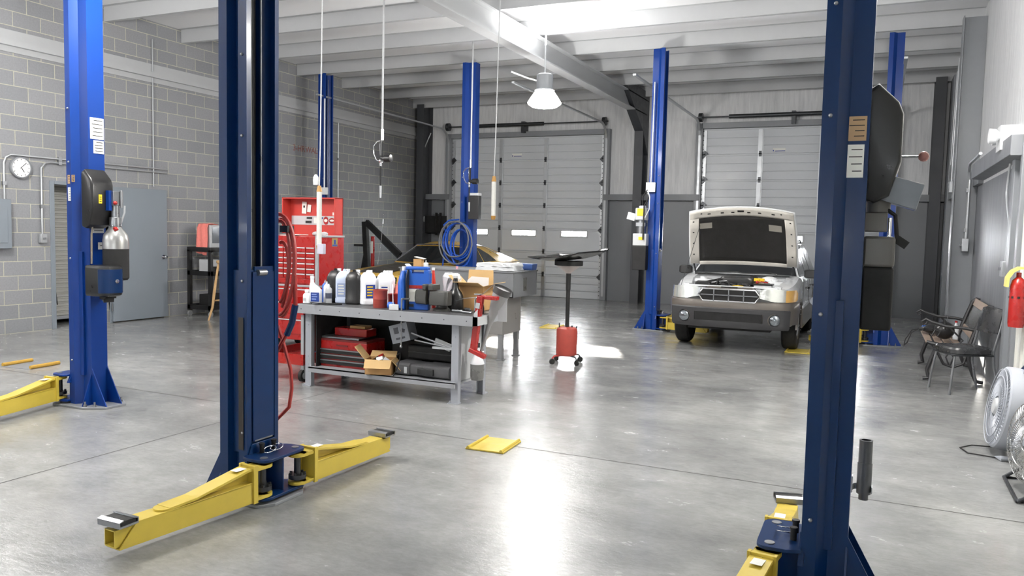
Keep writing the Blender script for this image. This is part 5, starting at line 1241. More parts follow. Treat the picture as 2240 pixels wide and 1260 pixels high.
for u in (-.6, -.35, -.15, .15, .35, .6):
    m.add([hx(u-.03, .91, -.048), hx(u+.03, .91, -.048), hx(u+.03, .93, -.048), hx(u-.03, .93, -.048)], [(0, 1, 2, 3)])
for u in (-.055,): m.add([hx(-.06, .925, -.05), hx(.06, .925, -.05), hx(.06, .955, -.05), hx(-.06, .955, -.05)], [(0, 1, 2, 3)])
for u, v in ((-.9, .2), (-.9, .4), (-.9, .6), (-.9, .8), (.9, .2), (.9, .4), (.9, .6), (.9, .8), (.75, .93), (-.75, .93)): m.add([hx(u-.015, v, -.05), hx(u+.015, v, -.05), hx(u+.015, v+.02, -.05), hx(u-.015, v+.02, -.05)], [(0, 1, 2, 3)])
m.each('slot', BLACKI, hood, smooth=False)
m = MB()
for u0, u1, v0, v1 in ((-.78, -.55, .66, .76), (.5, .73, .62, .73)): grid(m, [[hx(u0+(u1-u0)*i/3, v0+(v1-v0)*j/2, -.042) for i in range(4)] for j in range(3)])
m.each('warning_label', pm('faded_label', (140, 136, 128), .6), hood)
m = MB(); m.tube([(-.7, .22, .88), hx(-.78, .72, -.04)], .004); m.build('prop_rod', DSTEEL, car)
# engine bay
m = MB(); m.loft([[(x, y, z) for x, y in ((-.57, .24), (.57, .24), (.62, 1.08), (-.62, 1.08))] for z in (.5, .53)]); m.build('bay_floor', BLKM, car)
m = MB(); m.lathe([(.15, .6), (.15, .92), (.12, .96), (.05, .97), (.05, .99), (0, .99)], (-.5, .82, 0), 20); m.lathe([(.15, .6), (.15, .92), (.12, .96), (.05, .97), (.05, .99), (0, .99)], (.5, .82, 0), 20); m.each('strut_tower', CARW, car)
EG = pm('engine_grey', (64, 64, 66), .4, metal=.4, var=.3, scale=12)
m = MB(); m.box(0, .62, .74, .62, .5, .28, None, .8, .8); m.box(-.0, .45, .8, .5, .12, .08); m.cyl((-.28, .34, .74), (-.28, .38, .74), .07); m.cyl((0, .32, .7), (0, .36, .7), .09); m.cyl((.2, .34, .76), (.2, .38, .76), .06)
for x in (-.22, -.08, .08, .22): m.tube([(0, .75, .88), (x*.7, .6, .9), (x, .45, .84)], .03)
m.build('engine', EG, car, bev=.01)
m = MB(); m.loft([[(x*.26*k, .78+y*.1*k, z) for x, y in [(math.copysign(abs(math.cos(a))**.5, math.cos(a)), math.copysign(abs(math.sin(a))**.6, math.sin(a))) for a in [2*PI*q/24 for q in range(24)]]] for z, k in ((.9, .95), (.97, 1), (1.0, .9))]); m.build('intake_cover', BLK, car)
m = MB(); m.box(-.44, .5, .84, .24, .3, .2, (0, 0, .1), .85, .85); m.tube([(-.35, .6, .86), (-.25, .7, .9), (-.1, .7, .88)], .04, 12); m.build('air_box', BLK, car, bev=.015)
m = MB(); m.b2(.28, .52, .36, .54, .7, .92); m.build('battery', WHITE, car, bev=.008); m = MB(); m.b2(.27, .53, .35, .55, .92, .94); m.cyl((.33, .4, .9), (.33, .4, .92), .012); m.build('battery_top', BLK, car)
m = MB(); m.sphere((.32, .4, .96), .025, 8); m.tube([(.32, .4, .96), (.38, .36, .97), (.46, .4, .96)], .009); m.build('battery_cable', RED, car)
m = MB(); m.cyl((.3, .62, .94), (.3, .62, .99), .03); m.tube([(.0, .3, .89), (.08, .28, .9), (.14, .34, .89)], .013); m.b2(.24, .38, .66, .72, .96, 1.0); m.each('yellow_cap', LYEL, car)
m = MB(); m.lathe([(.12, .8), (.13, .93), (.1, 1.0), (.04, 1.02), (0, 1.02)], (.42, .92, 0), 18); m.build('washer_bottle', WHITE, car); m = MB(); m.lathe([(.05, .82), (.06, 1.0), (0, 1.03)], (.2, .95, 0), 16); m.build('brake_reservoir', BLK, car)
rnd = random.Random(3)
for k in range(9):
    x = rnd.uniform(-.5, .5); y = rnd.uniform(.3, .95); m = MB(); m.tube([(x, y, .88+rnd.uniform(0, .08)), (x+rnd.uniform(-.15, .15), y+rnd.uniform(-.1, .1), .97), (x+rnd.uniform(-.3, .3), y+rnd.uniform(-.2, .2), .9)], rnd.uniform(.006, .016), 8); m.build('bay_hose', [BLK, EG, STEEL][k % 3], car)
m = MB(); m.b2(-.62, .62, .17, .22, .87, .905); m.b2(-.66, -.58, .2, .34, .88, .915); m.b2(.58, .66, .2, .34, .88, .915); m.build('upper_crossmember', CARW, car, bev=.005)
m = MB(); m.box(0, 1.14, 1.02, 1.36, .16, .02); m.tube([(-.55, 1.15, 1.04), (-.1, 1.22, 1.06), (.0, 1.15, 1.04)], .008); m.tube([(.0, 1.15, 1.04), (.4, 1.22, 1.06), (.5, 1.16, 1.04)], .008); m.build('cowl_and_wipers', BLK, car)
m = MB()
for s in (-1, 1): m.tube([(s*.7, 1.22, 1.0), (s*.71, 1.2, 1.08), (s*.72, 1.15, 1.16)], .014)
m.each('hood_hinge', DSTEEL, car)
# nose: lamps, grille, bumper
def arcp(xs): return [(x, .045+.17*abs(x/.86)**3.2+(.22*max(0, (abs(x)-.74)/.12)**1.6)) for x in xs]
fx = [-.86+1.72*i/32 for i in range(33)]
path = [(-.868, .47)]+arcp(fx)+[(.868, .47)]
path = [(x, y) for x, y in path]
m = MB(); sweep(m, path, [(-.1, .7), (-.0, .71), (.022, .695), (.03, .65), (.03, .58), (.012, .5), (.005, .4), (-.1, .38)]); m.build('bumper', TAUPE, car, bev=0)
px = [-.77+1.54*i/24 for i in range(25)]; pp = arcp(px)
m = MB(); sweep(m, pp, [(-.06, .615), (.03, .61), (.052, .595), (.05, .54), (.04, .37), (.02, .335), (-.06, .335)]); clad = m.build('lower_bumper', CLAD, car)
m = MB(); m.b2(-.46, .46, -.06, .1, .43, .545); boolean(clad, m.build('cut', CLAD, car)); 
for s in (-1, 1):
    m = MB(); m.cyl((s*.605, -.1, .47), (s*.605, .08, .47), .088, n=28); boolean(clad, m.build('cut', CLAD, car))
m = MB(); m.b2(-.45, .45, .004, .012, .43, .545); m.build('lower_grille', BLKM, car)
m = MB()
for s in (-1, 1):
    m = MB(); m.lathe([(0, .0), (.05, .006), (.072, .022), (.078, .05)], (s*.605, .045, .47), 28, 'Y'); m.build('fog_lamp', pm('fog_glass', (150, 156, 162), .12, metal=.8, var=.5, scale=45), car)
for s in (-1, 1):
    m = MB(); xs = [.40+.4*i/8 for i in range(9)]; lo = arcp(xs)
    zt = [.875+.01*math.sin(i/8*PI) for i in range(9)]; zl = [.76-.045*min(1, i/4) for i in range(9)]
    m.loft([[(s*x, y+.0, zl[i]), (s*x, y+.035, zt[i]), (s*x, y+.12, zt[i]), (s*x, y+.12, zl[i])] for i, (x, y) in enumerate(lo)])
    m.build('headlight', LENS, car)
    m = MB(); xs = [.66+.18*i/5 for i in range(6)]; lo = arcp(xs); w_ = [(x, y) for x, y in lo]
    m.loft([[(s*x*1.004, y-.004, .715), (s*x*1.004, y+.028, .872), (s*x, y+.1, .872), (s*x, y+.1, .715)] for x, y in w_[2:]]+[[(s*.862, .45, .74), (s*.862, .45, .83), (s*.83, .45, .83), (s*.83, .45, .74)]])
    m.build('turn_signal', AMB if s > 0 else LENS, car)
def hexa(k, dz=0, y=0): return [(-.41*k, .785), (-.35*k, .865-dz), (.35*k, .865-dz), (.41*k, .785), (.35*k, .7+dz), (-.35*k, .7+dz)]
m = MB(); m.prism(hexa(1), .03, .12, 'Y'); m.build('grille_back', BLKM, car)
m = MB(); H = hexa(1)+[hexa(1)[0]]
m.tube([(x, .025, z) for x, z in hexa(1)], .013, 8, True); m.build('grille_surround', CHROME, car)
m = MB(); m.b2(-.38, .38, .012, .03, .776, .79)
for x in (-.2, 0, .2): m.b2(x-.007, x+.007, .012, .03, .7, .865)
m.build('grille_bars', STEEL, car)
m = MB(); m.prism([(-.36, .86), (.36, .86), (.29, .895), (-.29, .895)], .05, .16, 'Y'); m.build('grille_top', TAUPE, car)
m = MB(); m.cyl((-.11, .06, .89), (.11, .06, .89), .012); m.build('latch', BLKM, car)
m = MB(); m.lathe([(.0, 0), (.07, .0), (.09, .01), (.09, .02), (0, .02)], (.84, .86, .42), 20, 'X') if 0 else None

# gold fastback
GOLD = pm('gold_paint', (226, 184, 84), .32, metal=.0, var=.04, coat=.6)
STRIPE = pm('hood_stripe', (64, 60, 54), .35, var=.06)
g = thing('car', 'gold fastback coupe with dark hood stripe, behind the parts washer', 'car', (-8.4, 12.1, 0)); g.scale = (1, 1.12, 1)
def gp(w_, zt, zb=.24, belt=.6, edge=None):
    e = edge or zt-.04
    return [(0, zb), (w_*.75, zb), (w_*.93, zb+.07), (w_, .42), (w_*.99, belt), (w_*.95, e-.03), (w_*.86, e+.01), (w_*.6, zt), (w_*.3, zt+.012), (0, zt+.02)]
m = MB(); ring_hull(m, [(.0, gp(.78, .66, .4)), (.06, gp(.84, .74, .34)), (.3, gp(.89, .79)), (.8, gp(.915, .835)), (1.4, gp(.925, .87)), (1.7, gp(.925, .885)), (2.2, gp(.925, .885)), (3.2, gp(.93, .88)), (3.8, gp(.94, .9)), (4.4, gp(.92, .9)), (4.72, gp(.88, .86, .36)), (4.78, gp(.84, .8, .4))])
hull = m.build('body_shell', GOLD, g)
for yw in (.85, 3.6):
    c_ = MB(); c_.cyl((-1.2, yw, .33), (1.2, yw, .33), .37, n=36); boolean(hull, c_.build('cut', GOLD, g))
for x, y, s in ((.78, .85, 1), (-.78, .85, -1), (.78, 3.6, 1), (-.78, 3.6, -1)): wheel(g, x, y, .33, .2, s, CHROME)
m = MB(); m.box(0, 2.3, .42, 1.1, 4, .3); m.build('underbody', BLKM, g)
m = MB(); grid(m, [[(-.36+.72*i/6, .12+j*1.4/8, .02+.004+[.735, .785, .805, .825, .84, .85, .862, .872, .88][j]+.012*(1-abs(i-3)/3)) for i in range(7)] for j in range(9)]); m.build('hood_stripe', STRIPE, g)
def gl_loops():
    B, T = [], []
    for i in range(7): u = -1+2*i/6; B.append((.76*u, 1.62+.2*u*u, .895)); T.append((.58*u, 2.28+.08*u*u, 1.245+.02*(1-u*u)))
    for f in (.2, .4, .6, .8): B.append((.8+.02*f, 1.82+2.6*f, .89)); T.append((.58-.03*f, 2.36+.85*f, 1.26-.02*f))
    for i in range(5): u = 1-2*i/4; B.append((.74*u, 4.5, .9)); T.append((.54*u, 3.3, 1.23+.02*(1-u*u)))
    for f in (.8, .6, .4, .2): B.append((-.8-.02*f, 1.82+2.6*f, .89)); T.append((-.58+.03*f, 2.36+.85*f, 1.26-.02*f))
    return B, T
B, T = gl_loops(); green(B, T, .1).build('roof_and_pillars', GOLD, g)
gpanel(B, T, list(range(7)), .05, .93, inset=.02).build('windshield', CGL, g)
for s in (1, -1):
    def ft(f): b = Vector((s*(.8+.02*f), 1.82+2.6*f, .89)); t_ = Vector((s*(.58-.03*f), 2.36+.85*f, 1.26-.02*f)); return b, t_
    for poly in ([(.05, .08), (.36, .08), (.46, .9), (.1, .9)], [(.38, .08), (.6, .12), (.62, .5), (.56, .85), (.48, .9)]):
        m = MB(); pts = []
        for f, k in poly: b, t_ = ft(f); p = b+(t_-b)*k; pts.append(p)
        nn = Vector((s, 0, .55)).normalized()*.008
        m.add([tuple(p+nn) for p in pts]+[tuple(p-nn*2) for p in pts], [tuple(range(len(pts))), tuple(range(2*len(pts)-1, len(pts)-1, -1))]+[(i, (i+1) % len(pts), len(pts)+(i+1) % len(pts), len(pts)+i) for i in range(len(pts))]); m.build('side_window', CGL, g)
gpanel(B, T, [11, 12, 13, 14], .2, .9, inset=.08).build('rear_window', CGL, g)
m = MB(); m.tube([tuple(Vector(B[0])+(Vector(T[0])-Vector(B[0]))*k+Vector((-.0, -.012, .004))) for k in (0, .5, 1)]+[tuple(Vector(T[i])+Vector((0, -.012, .01))) for i in range(7)]+[tuple(Vector(B[6])+(Vector(T[6])-Vector(B[6]))*k+Vector((0, -.012, .004))) for k in (1, .5, 0)], .016); m.build('windshield_trim', CHROME, g)
m = MB()
for s in (-1, 1): m.tube([(s*.815, 1.95, .9), (s*.6, 2.45, 1.26), (s*.57, 3.1, 1.25), (s*.7, 3.6, 1.05)], .008)
m.each('side_trim', CHROME, g)
m = MB(); m.b2(-.8, .8, -.05, .0, .46, .58); m.build('bumper', CHROME, g, bev=.02)
m = MB(); m.b2(-.6, .6, -.005, .01, .6, .72); m.build('grille', BLKM, g)
m = MB()
for s in (-1, 1): m.lathe([(0, -.01), (.07, -.008), (.075, .02)], (s*.7, .02, .66), 20, 'Y')
m.each('headlight', LENS, g)
m = MB(); m.tube([(-.75, 1.25, .88), (-.72, 1.3, 1.25), (-.66, 1.3, 1.9)], .004); m.build('antenna', CHROME, g)
m = MB(); m.sphere((.93, 2.0, .98), .06, 10, (1.1, .7, .7)); m.build('side_mirror', CHROME, g)

# ------------------------------------------------------------------ left wall fittings
t = thing('wall_clock', 'round white wall clock with dark rim on the block wall', 'clock', (X0+.03, 7.36, 2.33))
m = MB(); m.lathe([(.13, -.03), (.15, -.025), (.155, 0), (.15, .02), (.135, .025), (.132, .012), (0, .012)], (0, 0, 0), 40, 'X'); m.build('rim', GREYP, t)
m = MB(); m.lathe([(.132, .013), (0, .0135)], (0, 0, 0), 40, 'X'); m.build('dial', WHITE, t)
m = MB(); m.box(.0155, .02, -.03, .002, .008, .08, (.6, 0, 0)); m.box(.0165, .03, .03, .002, .006, .12, (-.5, 0, 0) if 0 else (2.3, 0, 0)); m.build('hands', BLACKI, t)
m = MB()
for k in range(12): a = k*PI/6; m.box(.0145, .112*math.sin(a), .112*math.cos(a), .002, .006, .018, (-a, 0, 0))
o = m.build('hour_marks', BLACKI, t)
t = thing('electrical_panel', 'blue-grey electrical panel cut by the left photo edge', 'panel', (X0, 6.93, 1.2))
m = MB(); m.b2(0, .1, -.28, .24, 0, .68); m.build('cabinet', DOORG, t, bev=.006); m = MB(); m.b2(.1, .108, -.22, .18, .08, .56); m.build('panel_door', DOORG, t, bev=.003)
def conduit(label, pts, r=.013, box=None, mat=GALV, clips=()):
    o = thing('conduit', label, 'conduit', pts[0])
    p0 = Vector(pts[0]); m = MB(); m.tube([tuple(Vector(p)-p0) for p in pts], r, 10); m.build('pipe', mat, o)
    if box:
        b = Vector(box[0])-p0; m = MB(); m.box(b.x, b.y, b.z, *box[1]); bo = m.build('switch_box', GALV, o, bev=.006)
        if len(box) > 2: m = MB(); m.box(b.x+box[2][0], b.y+box[2][1], b.z, .03, .03, .03); m.build('toggle', STEEL, bo)
    if clips:
        m = MB()
        for c in clips: c = Vector(c)-p0; m.box(c.x, c.y, c.z, .03, .05, .05)
        m.each('clip', STEEL, o)
    return o
xw = X0+.03
conduit('pale conduit bending from the panel over the clock towards the leftmost post', [(xw, 7.12, 1.85), (xw, 7.12, 2.38), (xw, 7.15, 2.46), (xw, 7.22, 2.5), (xw, 9.9, 2.5)], clips=((xw, 7.12, 2.1), (xw, 7.95, 2.5)))
conduit('pale conduit dropping to a switch beside the roller shutter opening', [(xw, 9.9, 2.44), (xw, 7.8, 2.44), (xw, 7.72, 2.42), (xw, 7.66, 2.35), (xw, 7.66, 1.4)], box=((xw+.01, 7.66, 1.34), (.06, .1, .13), (.04, 0)), clips=((xw, 7.95, 2.44), (xw, 7.66, 1.8)))
conduit('thin conduit running down the block wall above the open steel door', [(xw, 9.62, 4.6), (xw, 9.62, 2.2)], .01)
conduit('thin conduit high on the block wall above the tool chest', [(xw, 14.6, 3.9), (xw, 14.6, 1.4)], .014, clips=((xw, 14.6, 3.1),))
conduit('thin bent conduit in the dark back corner beside the left roller door', [(-10.55, Y1-.1, 4.05), (-10.75, Y1-.1, 3.65), (-10.75, Y1-.1, 3.5), (-10.75, Y1-.1, 1.9)], .014, box=((-10.75, Y1-.1, 1.85), (.08, .05, .14)))
conduit('thin upright conduit at the far left wall edge', [(xw, 7.0, 4.2), (xw, 7.0, 1.88)], .01, clips=((xw, 7.0, 2.66), (xw, 7.0, 2.1)))
t = thing('wall_lettering', 'faded red stencilled words 3-HR WALL high on the block wall', 'lettering', (X0+.004, 13.5, 3.2))
FR_ = pm('faded_red_ink', (140, 84, 78), .7)
text('3-HR', .18, (0, -.19, 0), (PI/2, 0, PI/2), FR_, 'word', t); text('WALL', .18, (0, .26, 0), (PI/2, 0, PI/2), FR_, 'word', t)
# black cart with monitor
t = thing('utility_cart', 'black plastic utility cart with monitor on top by the block wall', 'cart', (-10.6, 10.62, 0))
for z in (.13, .72, 1.13):
    m = MB(); m.b2(-.25, .25, -.38, .42, z, z+.04); m.b2(-.26, .26, -.4, -.38, z-.01, z+.07); m.b2(-.26, .26, .42, .44, z-.01, z+.07); m.b2(.25, .27, -.4, .44, z-.01, z+.07); m.b2(-.27, -.25, -.4, .44, z-.01, z+.07); m.build('shelf', BLK, t, bev=.004)
for x, y in ((-.24, -.37), (.24, -.37), (-.24, .41), (.24, .41)):
    m = MB(); m.b2(x-.03, x+.03, y-.03, y+.03, .1, 1.15); m.build('corner_post', BLK, t)
    m = MB(); m.cyl((x-.015, y, .045), (x+.015, y, .045), .045, n=18); c_ = m.build('caster', GALV, t)
t = thing('crt_monitor', 'grey tube monitor on the black cart', 'monitor', (-10.62, 10.55, 1.17), 0)
m = MB(); m.loft([[(x, y*k, .22+z*k) for y, z in ((-.22, -.2), (.22, -.2), (.22, .19), (-.22, .19))] for x, k in ((-.2, .6), (-.05, .85), (.1, 1), (.17, 1))]); m.build('casing', LGREY, t, bev=.008)
m = MB(); m.b2(.168, .174, -.17, .17, .1, .37); m.build('screen', pm('dark_screen', (74, 78, 84), .15), t); m = MB(); m.b2(-.1, .1, -.1, .1, -.0, .03); m.build('foot', LGREY, t)
t = thing('shop_towel', 'pink towel draped over the left side of the monitor', 'towel', (-10.62, 10.4, 1.17))
m = MB(); P = []
for i in range(11):
    u = i/10
    row = []
    for (y, z) in ((.15, .42), (.02, .435), (-.08, .43), (-.115, .36), (-.13, .2), (-.14, .05), (-.15, -.06)):
        row.append((-.08+.24*u+.01*math.sin(9*z), y-.012*math.sin(11*u+z*8), z+.006*math.sin(13*u)-.05*u*(z < 0)))
    P.append(row)
grid(m, P); o = m.build('towel_cloth', PINK, t); q = o.modifiers.new('s', 'SOLIDIFY'); q.thickness = .008
t = thing('printer', 'small white printer on the cart shelf, under the towel', 'printer', (-10.58, 10.42, .765)); MB().b2(-.12, .14, -.1, .1, 0, .22).build('casing', LGREY, t, bev=.01); MB().b2(.14, .15, -.08, .05, .02, .1).build('dark_slot', BLK, t)
t = thing('printer', 'wider white printer at the right of the cart shelf', 'printer', (-10.58, 10.75, .765)); MB().b2(-.14, .16, -.17, .17, 0, .2).build('casing', LGREY, t, bev=.01); MB().b2(.158, .168, -.13, .14, .05, .12).build('dark_slot', BLK, t)
t = thing('black_box', 'black box on the bottom shelf of the cart', 'box', (-10.58, 10.55, .175)); MB().b2(-.15, .15, -.2, .2, 0, .2).build('box', BLKM, t, bev=.01)
t = thing('wooden_stool', 'pale wooden stool half hidden behind the navy post', 'stool', (-9.83, 10.12, 0)); t.scale = (1.08, 1.08, 1.1)
m = MB(); m.lathe([(0, .86), (.17, .865), (.18, .88), (.18, .9), (.165, .91), (0, .905)], n=28); m.build('seat', WOOD, t)
for sx, sy in ((-1, -1), (1, -1), (-1, 1), (1, 1)):
    m = MB(); m.tube([(sx*.1, sy*.1, .87), (sx*.12, sy*.12, .7), (sx*.14, sy*.15, .45), (sx*.16, sy*.17, .2), (sx*.2, sy*.21, .0)], [.02, .017, .022, .018, .014], 10); m.build('leg', WOOD, t)
m = MB(); m.tube([(-.15, -.16, .3), (.15, -.16, .3), (.15, .16, .3), (-.15, .16, .3)], .01, 8, True); m.build('stretcher', WOOD, t)
# dark pipe rack on the back wall, left corner
t = thing('wall_shelf', 'long black shelf box on the dark back wall, left of the roller door', 'shelf', (-10.28, Y1-.02, 1.72)); 
m = MB(); m.b2(-.62, .2, -.02, .1, -.22, .22); m.build('box', BLKM, t); m = MB(); m.b2(-.12, -.08, -.06, .0, -.28, .3); m.b2(-.0, .04, -.06, .0, -.28, .3); m.each('strap', BLKM, t)

# ------------------------------------------------------------------ right side
xr = X1-.03
t = thing('emergency_light', 'white twin-head emergency light above the ledge on the right', 'emergency light', (X1-.1, 9.55, 2.52), 0)
m = MB(); m.loft([[(x, y, z) for y, z in ((-.19*k, 0), (.17*k, 0), (.19*k, .06), (.19*k, .16), (.14*k, .25), (-.14*k, .25), (-.19*k, .18))] for x, k in ((.1, 1), (-.03, 1), (-.06, .9))]); m.build('housing', WHITE, t)
m = MB(); m.lathe([(.03, .0), (.07, -.04), (.078, -.1), (.07, -.105), (.0, -.09)], (-.05, -.05, .15), 22, 'X'); m.build('lamp_head', WHITE, t); m = MB(); m.lathe([(.03, .0), (.05, -.03), (.055, -.07), (0, -.065)], (-.02, .24, .14), 20, 'X'); m.build('lamp_head', WHITE, t)
conduit('bent pale conduit from the emergency light down to a switch box', [(xr, 9.6, 2.5), (xr, 9.72, 2.25), (xr, 9.76, 2.12), (xr, 9.7, 2.0), (xr, 9.42, 1.78), (xr, 9.4, 1.7), (xr, 9.52, 1.38)], .012, box=((xr-.01, 9.52, 1.32), (.06, .14, .16), (-.04, .02)))
conduit('conduit curving down from the ledge to the nearer of two boxes on the right wall', [(xr-.14, 11.0, 2.64), (xr-.12, 12.4, 2.64), (xr-.1, 12.7, 2.56), (xr-.08, 12.78, 2.45), (xr-.08, 12.8, 1.62)], .02, box=((xr-.09, 12.8, 1.54), (.08, .18, .18), (-.05, 0)), clips=((xr-.1, 12.78, 2.3), (xr-.1, 12.8, 1.75)))
conduit('straight conduit ending in the farther of two boxes on the right wall', [(xr-.02, 13.9, 2.75), (xr-.1, 13.75, 2.62), (xr-.12, 13.7, 2.5), (xr-.12, 13.7, 1.38)], .018, box=((xr-.12, 13.7, 1.3), (.08, .2, .18), (-.05, 0)), clips=((xr-.12, 13.7, 1.7),))
conduit('tall thin conduit in the far right corner ending in a box at the girt', [(xr-.05, 16.2, 4.8), (xr-.05, 16.3, 2.6)], .02, box=((xr-.05, 16.3, 2.55), (.08, .2, .2)))
conduit('thin looped cable beside the tall conduit in the far right corner', [(xr-.02, 16.9, 4.7), (xr-.03, 17.0, 3.0), (xr-.04, 16.8, 2.75), (xr-.04, 16.4, 2.65)], .014)
t = thing('fire_extinguisher', 'red extinguisher under a yellow hood at the right photo edge', 'extinguisher', (X1-.08, 8.27, 0))
m = MB(); m.lathe([(.0, .84), (.06, .845), (.065, .88), (.065, 1.2), (.05, 1.26), (.02, 1.29), (.02, 1.33)], n=24); m.build('cylinder', RED, t)
m = MB(); m.sheet([(-.13+.13*math.cos(PI*k/8+0)+.07, 1.22+.16*math.sin(PI*k/8)) for k in range(9)], .03, -.05, .06, 'Y') if 0 else m.sheet([(.07, 1.37), (.0, 1.37), (-.05, 1.34), (-.085, 1.28), (-.09, 1.2)], .02, -.06, .1, 'Y'); m.build('yellow_hood', pm('hood_yellow', (250, 220, 120), .4), t)
m = MB(); m.tube([(0, 0, 1.1), (0, 0, 1.12)], .068); m.build('band', BLKM, t)
m = MB(); m.b2(.06, .08, -.03, .03, .9, 1.3); m.build('wall_bracket', STEEL, t)
# park bench with cast iron ends
IRON = pm('cast_iron_black', (40, 40, 42), .5, var=.2)
t = thing('park_bench', 'park bench with black cast iron ends and wood and lattice back against the right wall', 'bench', (.55, 10.2, 0), 0)
# local x to the wall (back), y along the bench 0..1.25
for y in (0, 1.28):
    m = MB()
    m.tube([(.0, y, .02), (.06, y, .03), (.04, y, .12), (.08, y, .26), (.12, y, .36), (.1, y, .41)], [.02, .024, .022, .024, .03, .03], 8)
    m.tube([(.12, y, .36), (.2, y, .2), (.3, y, .17), (.4, y, .22), (.44, y, .36)], .015, 8); m.tube([(.26, y, .17), (.3, y, .28), (.26, y, .34), (.22, y, .28), (.26, y, .18)], .01, 6)
    m.tube([(.44, y, .4), (.45, y, .25), (.5, y, .1), (.53, y, .03), (.6, y, .02)], [.03, .026, .022, .022, .02], 8)
    m.tube([(.02, y, .44), (.1, y, .42), (.3, y, .39), (.44, y, .4), (.5, y, .6), (.58, y, .84), (.62, y, .88), (.66, y, .87)], [.02, .025, .025, .028, .026, .024, .02, .012], 8)
    m.tube([(.5, y, .6), (.4, y, .62), (.2, y, .63), (.06, y, .67), (.0, y, .7), (-.04, y, .67), (-.02, y, .63), (.01, y, .65)], [.018, .018, .018, .018, .016, .014, .012, .01], 8)
    m.tube([(.1, y, .42), (.06, y, .5), (.1, y, .58), (.15, y, .56), (.13, y, .51)], .01, 6); m.tube([(.3, y, .4), (.38, y, .48), (.3, y, .56), (.24, y, .62)], .011, 6)
    m.build('iron_end', IRON, t)
for k in range(4): m = MB(); m.box(.05+k*.1, .64, .435-.012*k, .075, 1.24, .022, (0, .06, 0)); m.build('seat_slat', DWOOD, t, bev=.004)
m = MB(); m.box(.6, .64, .84, .02, 1.24, .09, (0, .33, 0)); m.build('back_slat', DWOOD, t, bev=.004); m = MB(); m.box(.49, .64, .52, .02, 1.24, .08, (0, .33, 0)); m.build('back_slat', DWOOD, t, bev=.004)
LAT, N, L, bs = nodes_mat('iron_lattice'); bs.inputs['Base Color'].default_value = rgb(70, 70, 68); bs.inputs['Roughness'].default_value = .5
tc = N.new('ShaderNodeTexCoord'); vo = N.new('ShaderNodeTexVoronoi'); vo.inputs['Scale'].default_value = 38; vo.feature = 'DISTANCE_TO_EDGE'; L.new(tc.outputs['Object'], vo.inputs['Vector'])
rr = N.new('ShaderNodeMath'); rr.operation = 'LESS_THAN'; rr.inputs[1].default_value = .14; L.new(vo.outputs['Distance'], rr.inputs[0]); L.new(rr.outputs[0], bs.inputs['Alpha'])
m = MB(); m.box(.545, .64, .68, .008, 1.2, .24, (0, .33, 0)); m.build('lattice_panel', LAT, t)
t = thing('bag', 'rounded black bag on the near end of the park bench', 'bag', (.76, 10.48, .455)); MB().sphere((0, 0, .1), .11, 16, (1, 1.1, .95)).build('body', BLK, t); m = MB(); m.tube(arc((0, 0, .09), .13, .3, PI-.3, 10, 'YZ'), .01); m.build('strap', BLKM, t)
t = thing('power_tool', 'black corded tool lying on the bench seat', 'tool', (.66, 10.95, .455)); m = MB(); m.sphere((0, 0, .06), .07, 14, (1.3, 1.5, .85)); m.tube([(.0, 0, .08), (-.08, .05, .06), (-.12, .1, .04)], .025, 8); m.build('body', BLK, t)
t = thing('cable', 'black cable looping off the front of the bench with a blue ring', 'cable', (.5, 11.1, .44)); m = MB(); m.tube([(.1, 0, .03), (.02, -.05, .06), (-.06, -.06, .0), (-.1, -.08, -.12), (-.13, -.04, -.16), (-.12, .03, -.1), (-.05, .05, .03), (.05, .08, .05)], .007); m.build('cord', BLKM, t)
m = MB(); m.tube([(.1+.05*math.cos(a), .02+.06*math.sin(a), .06) for a in [2*PI*k/12 for k in range(12)]], .012, 6, True); m.tube([(.1+.035*math.cos(a), .0+.05*math.sin(a), .085) for a in [2*PI*k/12 for k in range(12)]], .012, 6, True); m.each('blue_ring', cb, t)
t = thing('radio', 'small grey radio with a tall antenna at the back of the bench seat', 'radio', (.84, 11.15, .45)); MB().b2(-.04, .05, -.14, .1, 0, .13).build('casing', pm('radio_grey', (120, 122, 124), .4), t, bev=.01); m = MB(); m.tube([(0, 0, .13), (-.01, .02, .5), (-.04, .04, .8)], .003); m.build('antenna', STEEL, t)
t = thing('water_bottle', 'clear bottle with red cap standing at the back of the bench', 'bottle', (.9, 10.75, .43)); lathe_part('body', [(.03, 0), (.032, .14), (.012, .18), (.012, .2)], pm('clear_film', (214, 218, 222), .15, spec=.8), t); lathe_part('cap', [(.015, .2), (.015, .22), (0, .22)], RED, t)
# metal chair with black vinyl
VIN = pm('black_vinyl', (44, 45, 47), .28, var=.08, spec=.7)
t = thing('metal_chair', 'old steel chair with black vinyl seat and back beside the park bench', 'chair', (.9, 9.62, 0), .42)
m = MB(); m.loft([[(x*k, y*k*.95, z) for x, y in [(.22*math.copysign(abs(math.cos(a))**.45, math.cos(a))-.02, .23*math.copysign(abs(math.sin(a))**.45, math.sin(a))) for a in [2*PI*q/28 for q in range(28)]]] for z, k in ((.42, .92), (.43, 1), (.47, 1.01), (.49, .96), (.498, .7))]); m.build('seat', VIN, t)
m = MB(); m.lathe([(.0, 0)], n=3) if 0 else m.box(-.02, 0, .415, .42, .42, .02); m.build('seat_frame', DSTEEL, t, bev=.006)
m = MB(); P = []
for i in range(9):
    u = i/8*2-1; P.append([(.235+.05*v-.03*(1-u*u)+.016*s_, .19*u*(1-.06*v*v), .64+.27*v*(1-.08*u*u)) for v, s_ in ((0, 1), (.15, 2), (.5, 2.3), (.85, 2), (1, 1), (1, -1), (.5, -1.4), (0, -1))])
m.loft(P); m.build('backrest', VIN, t)
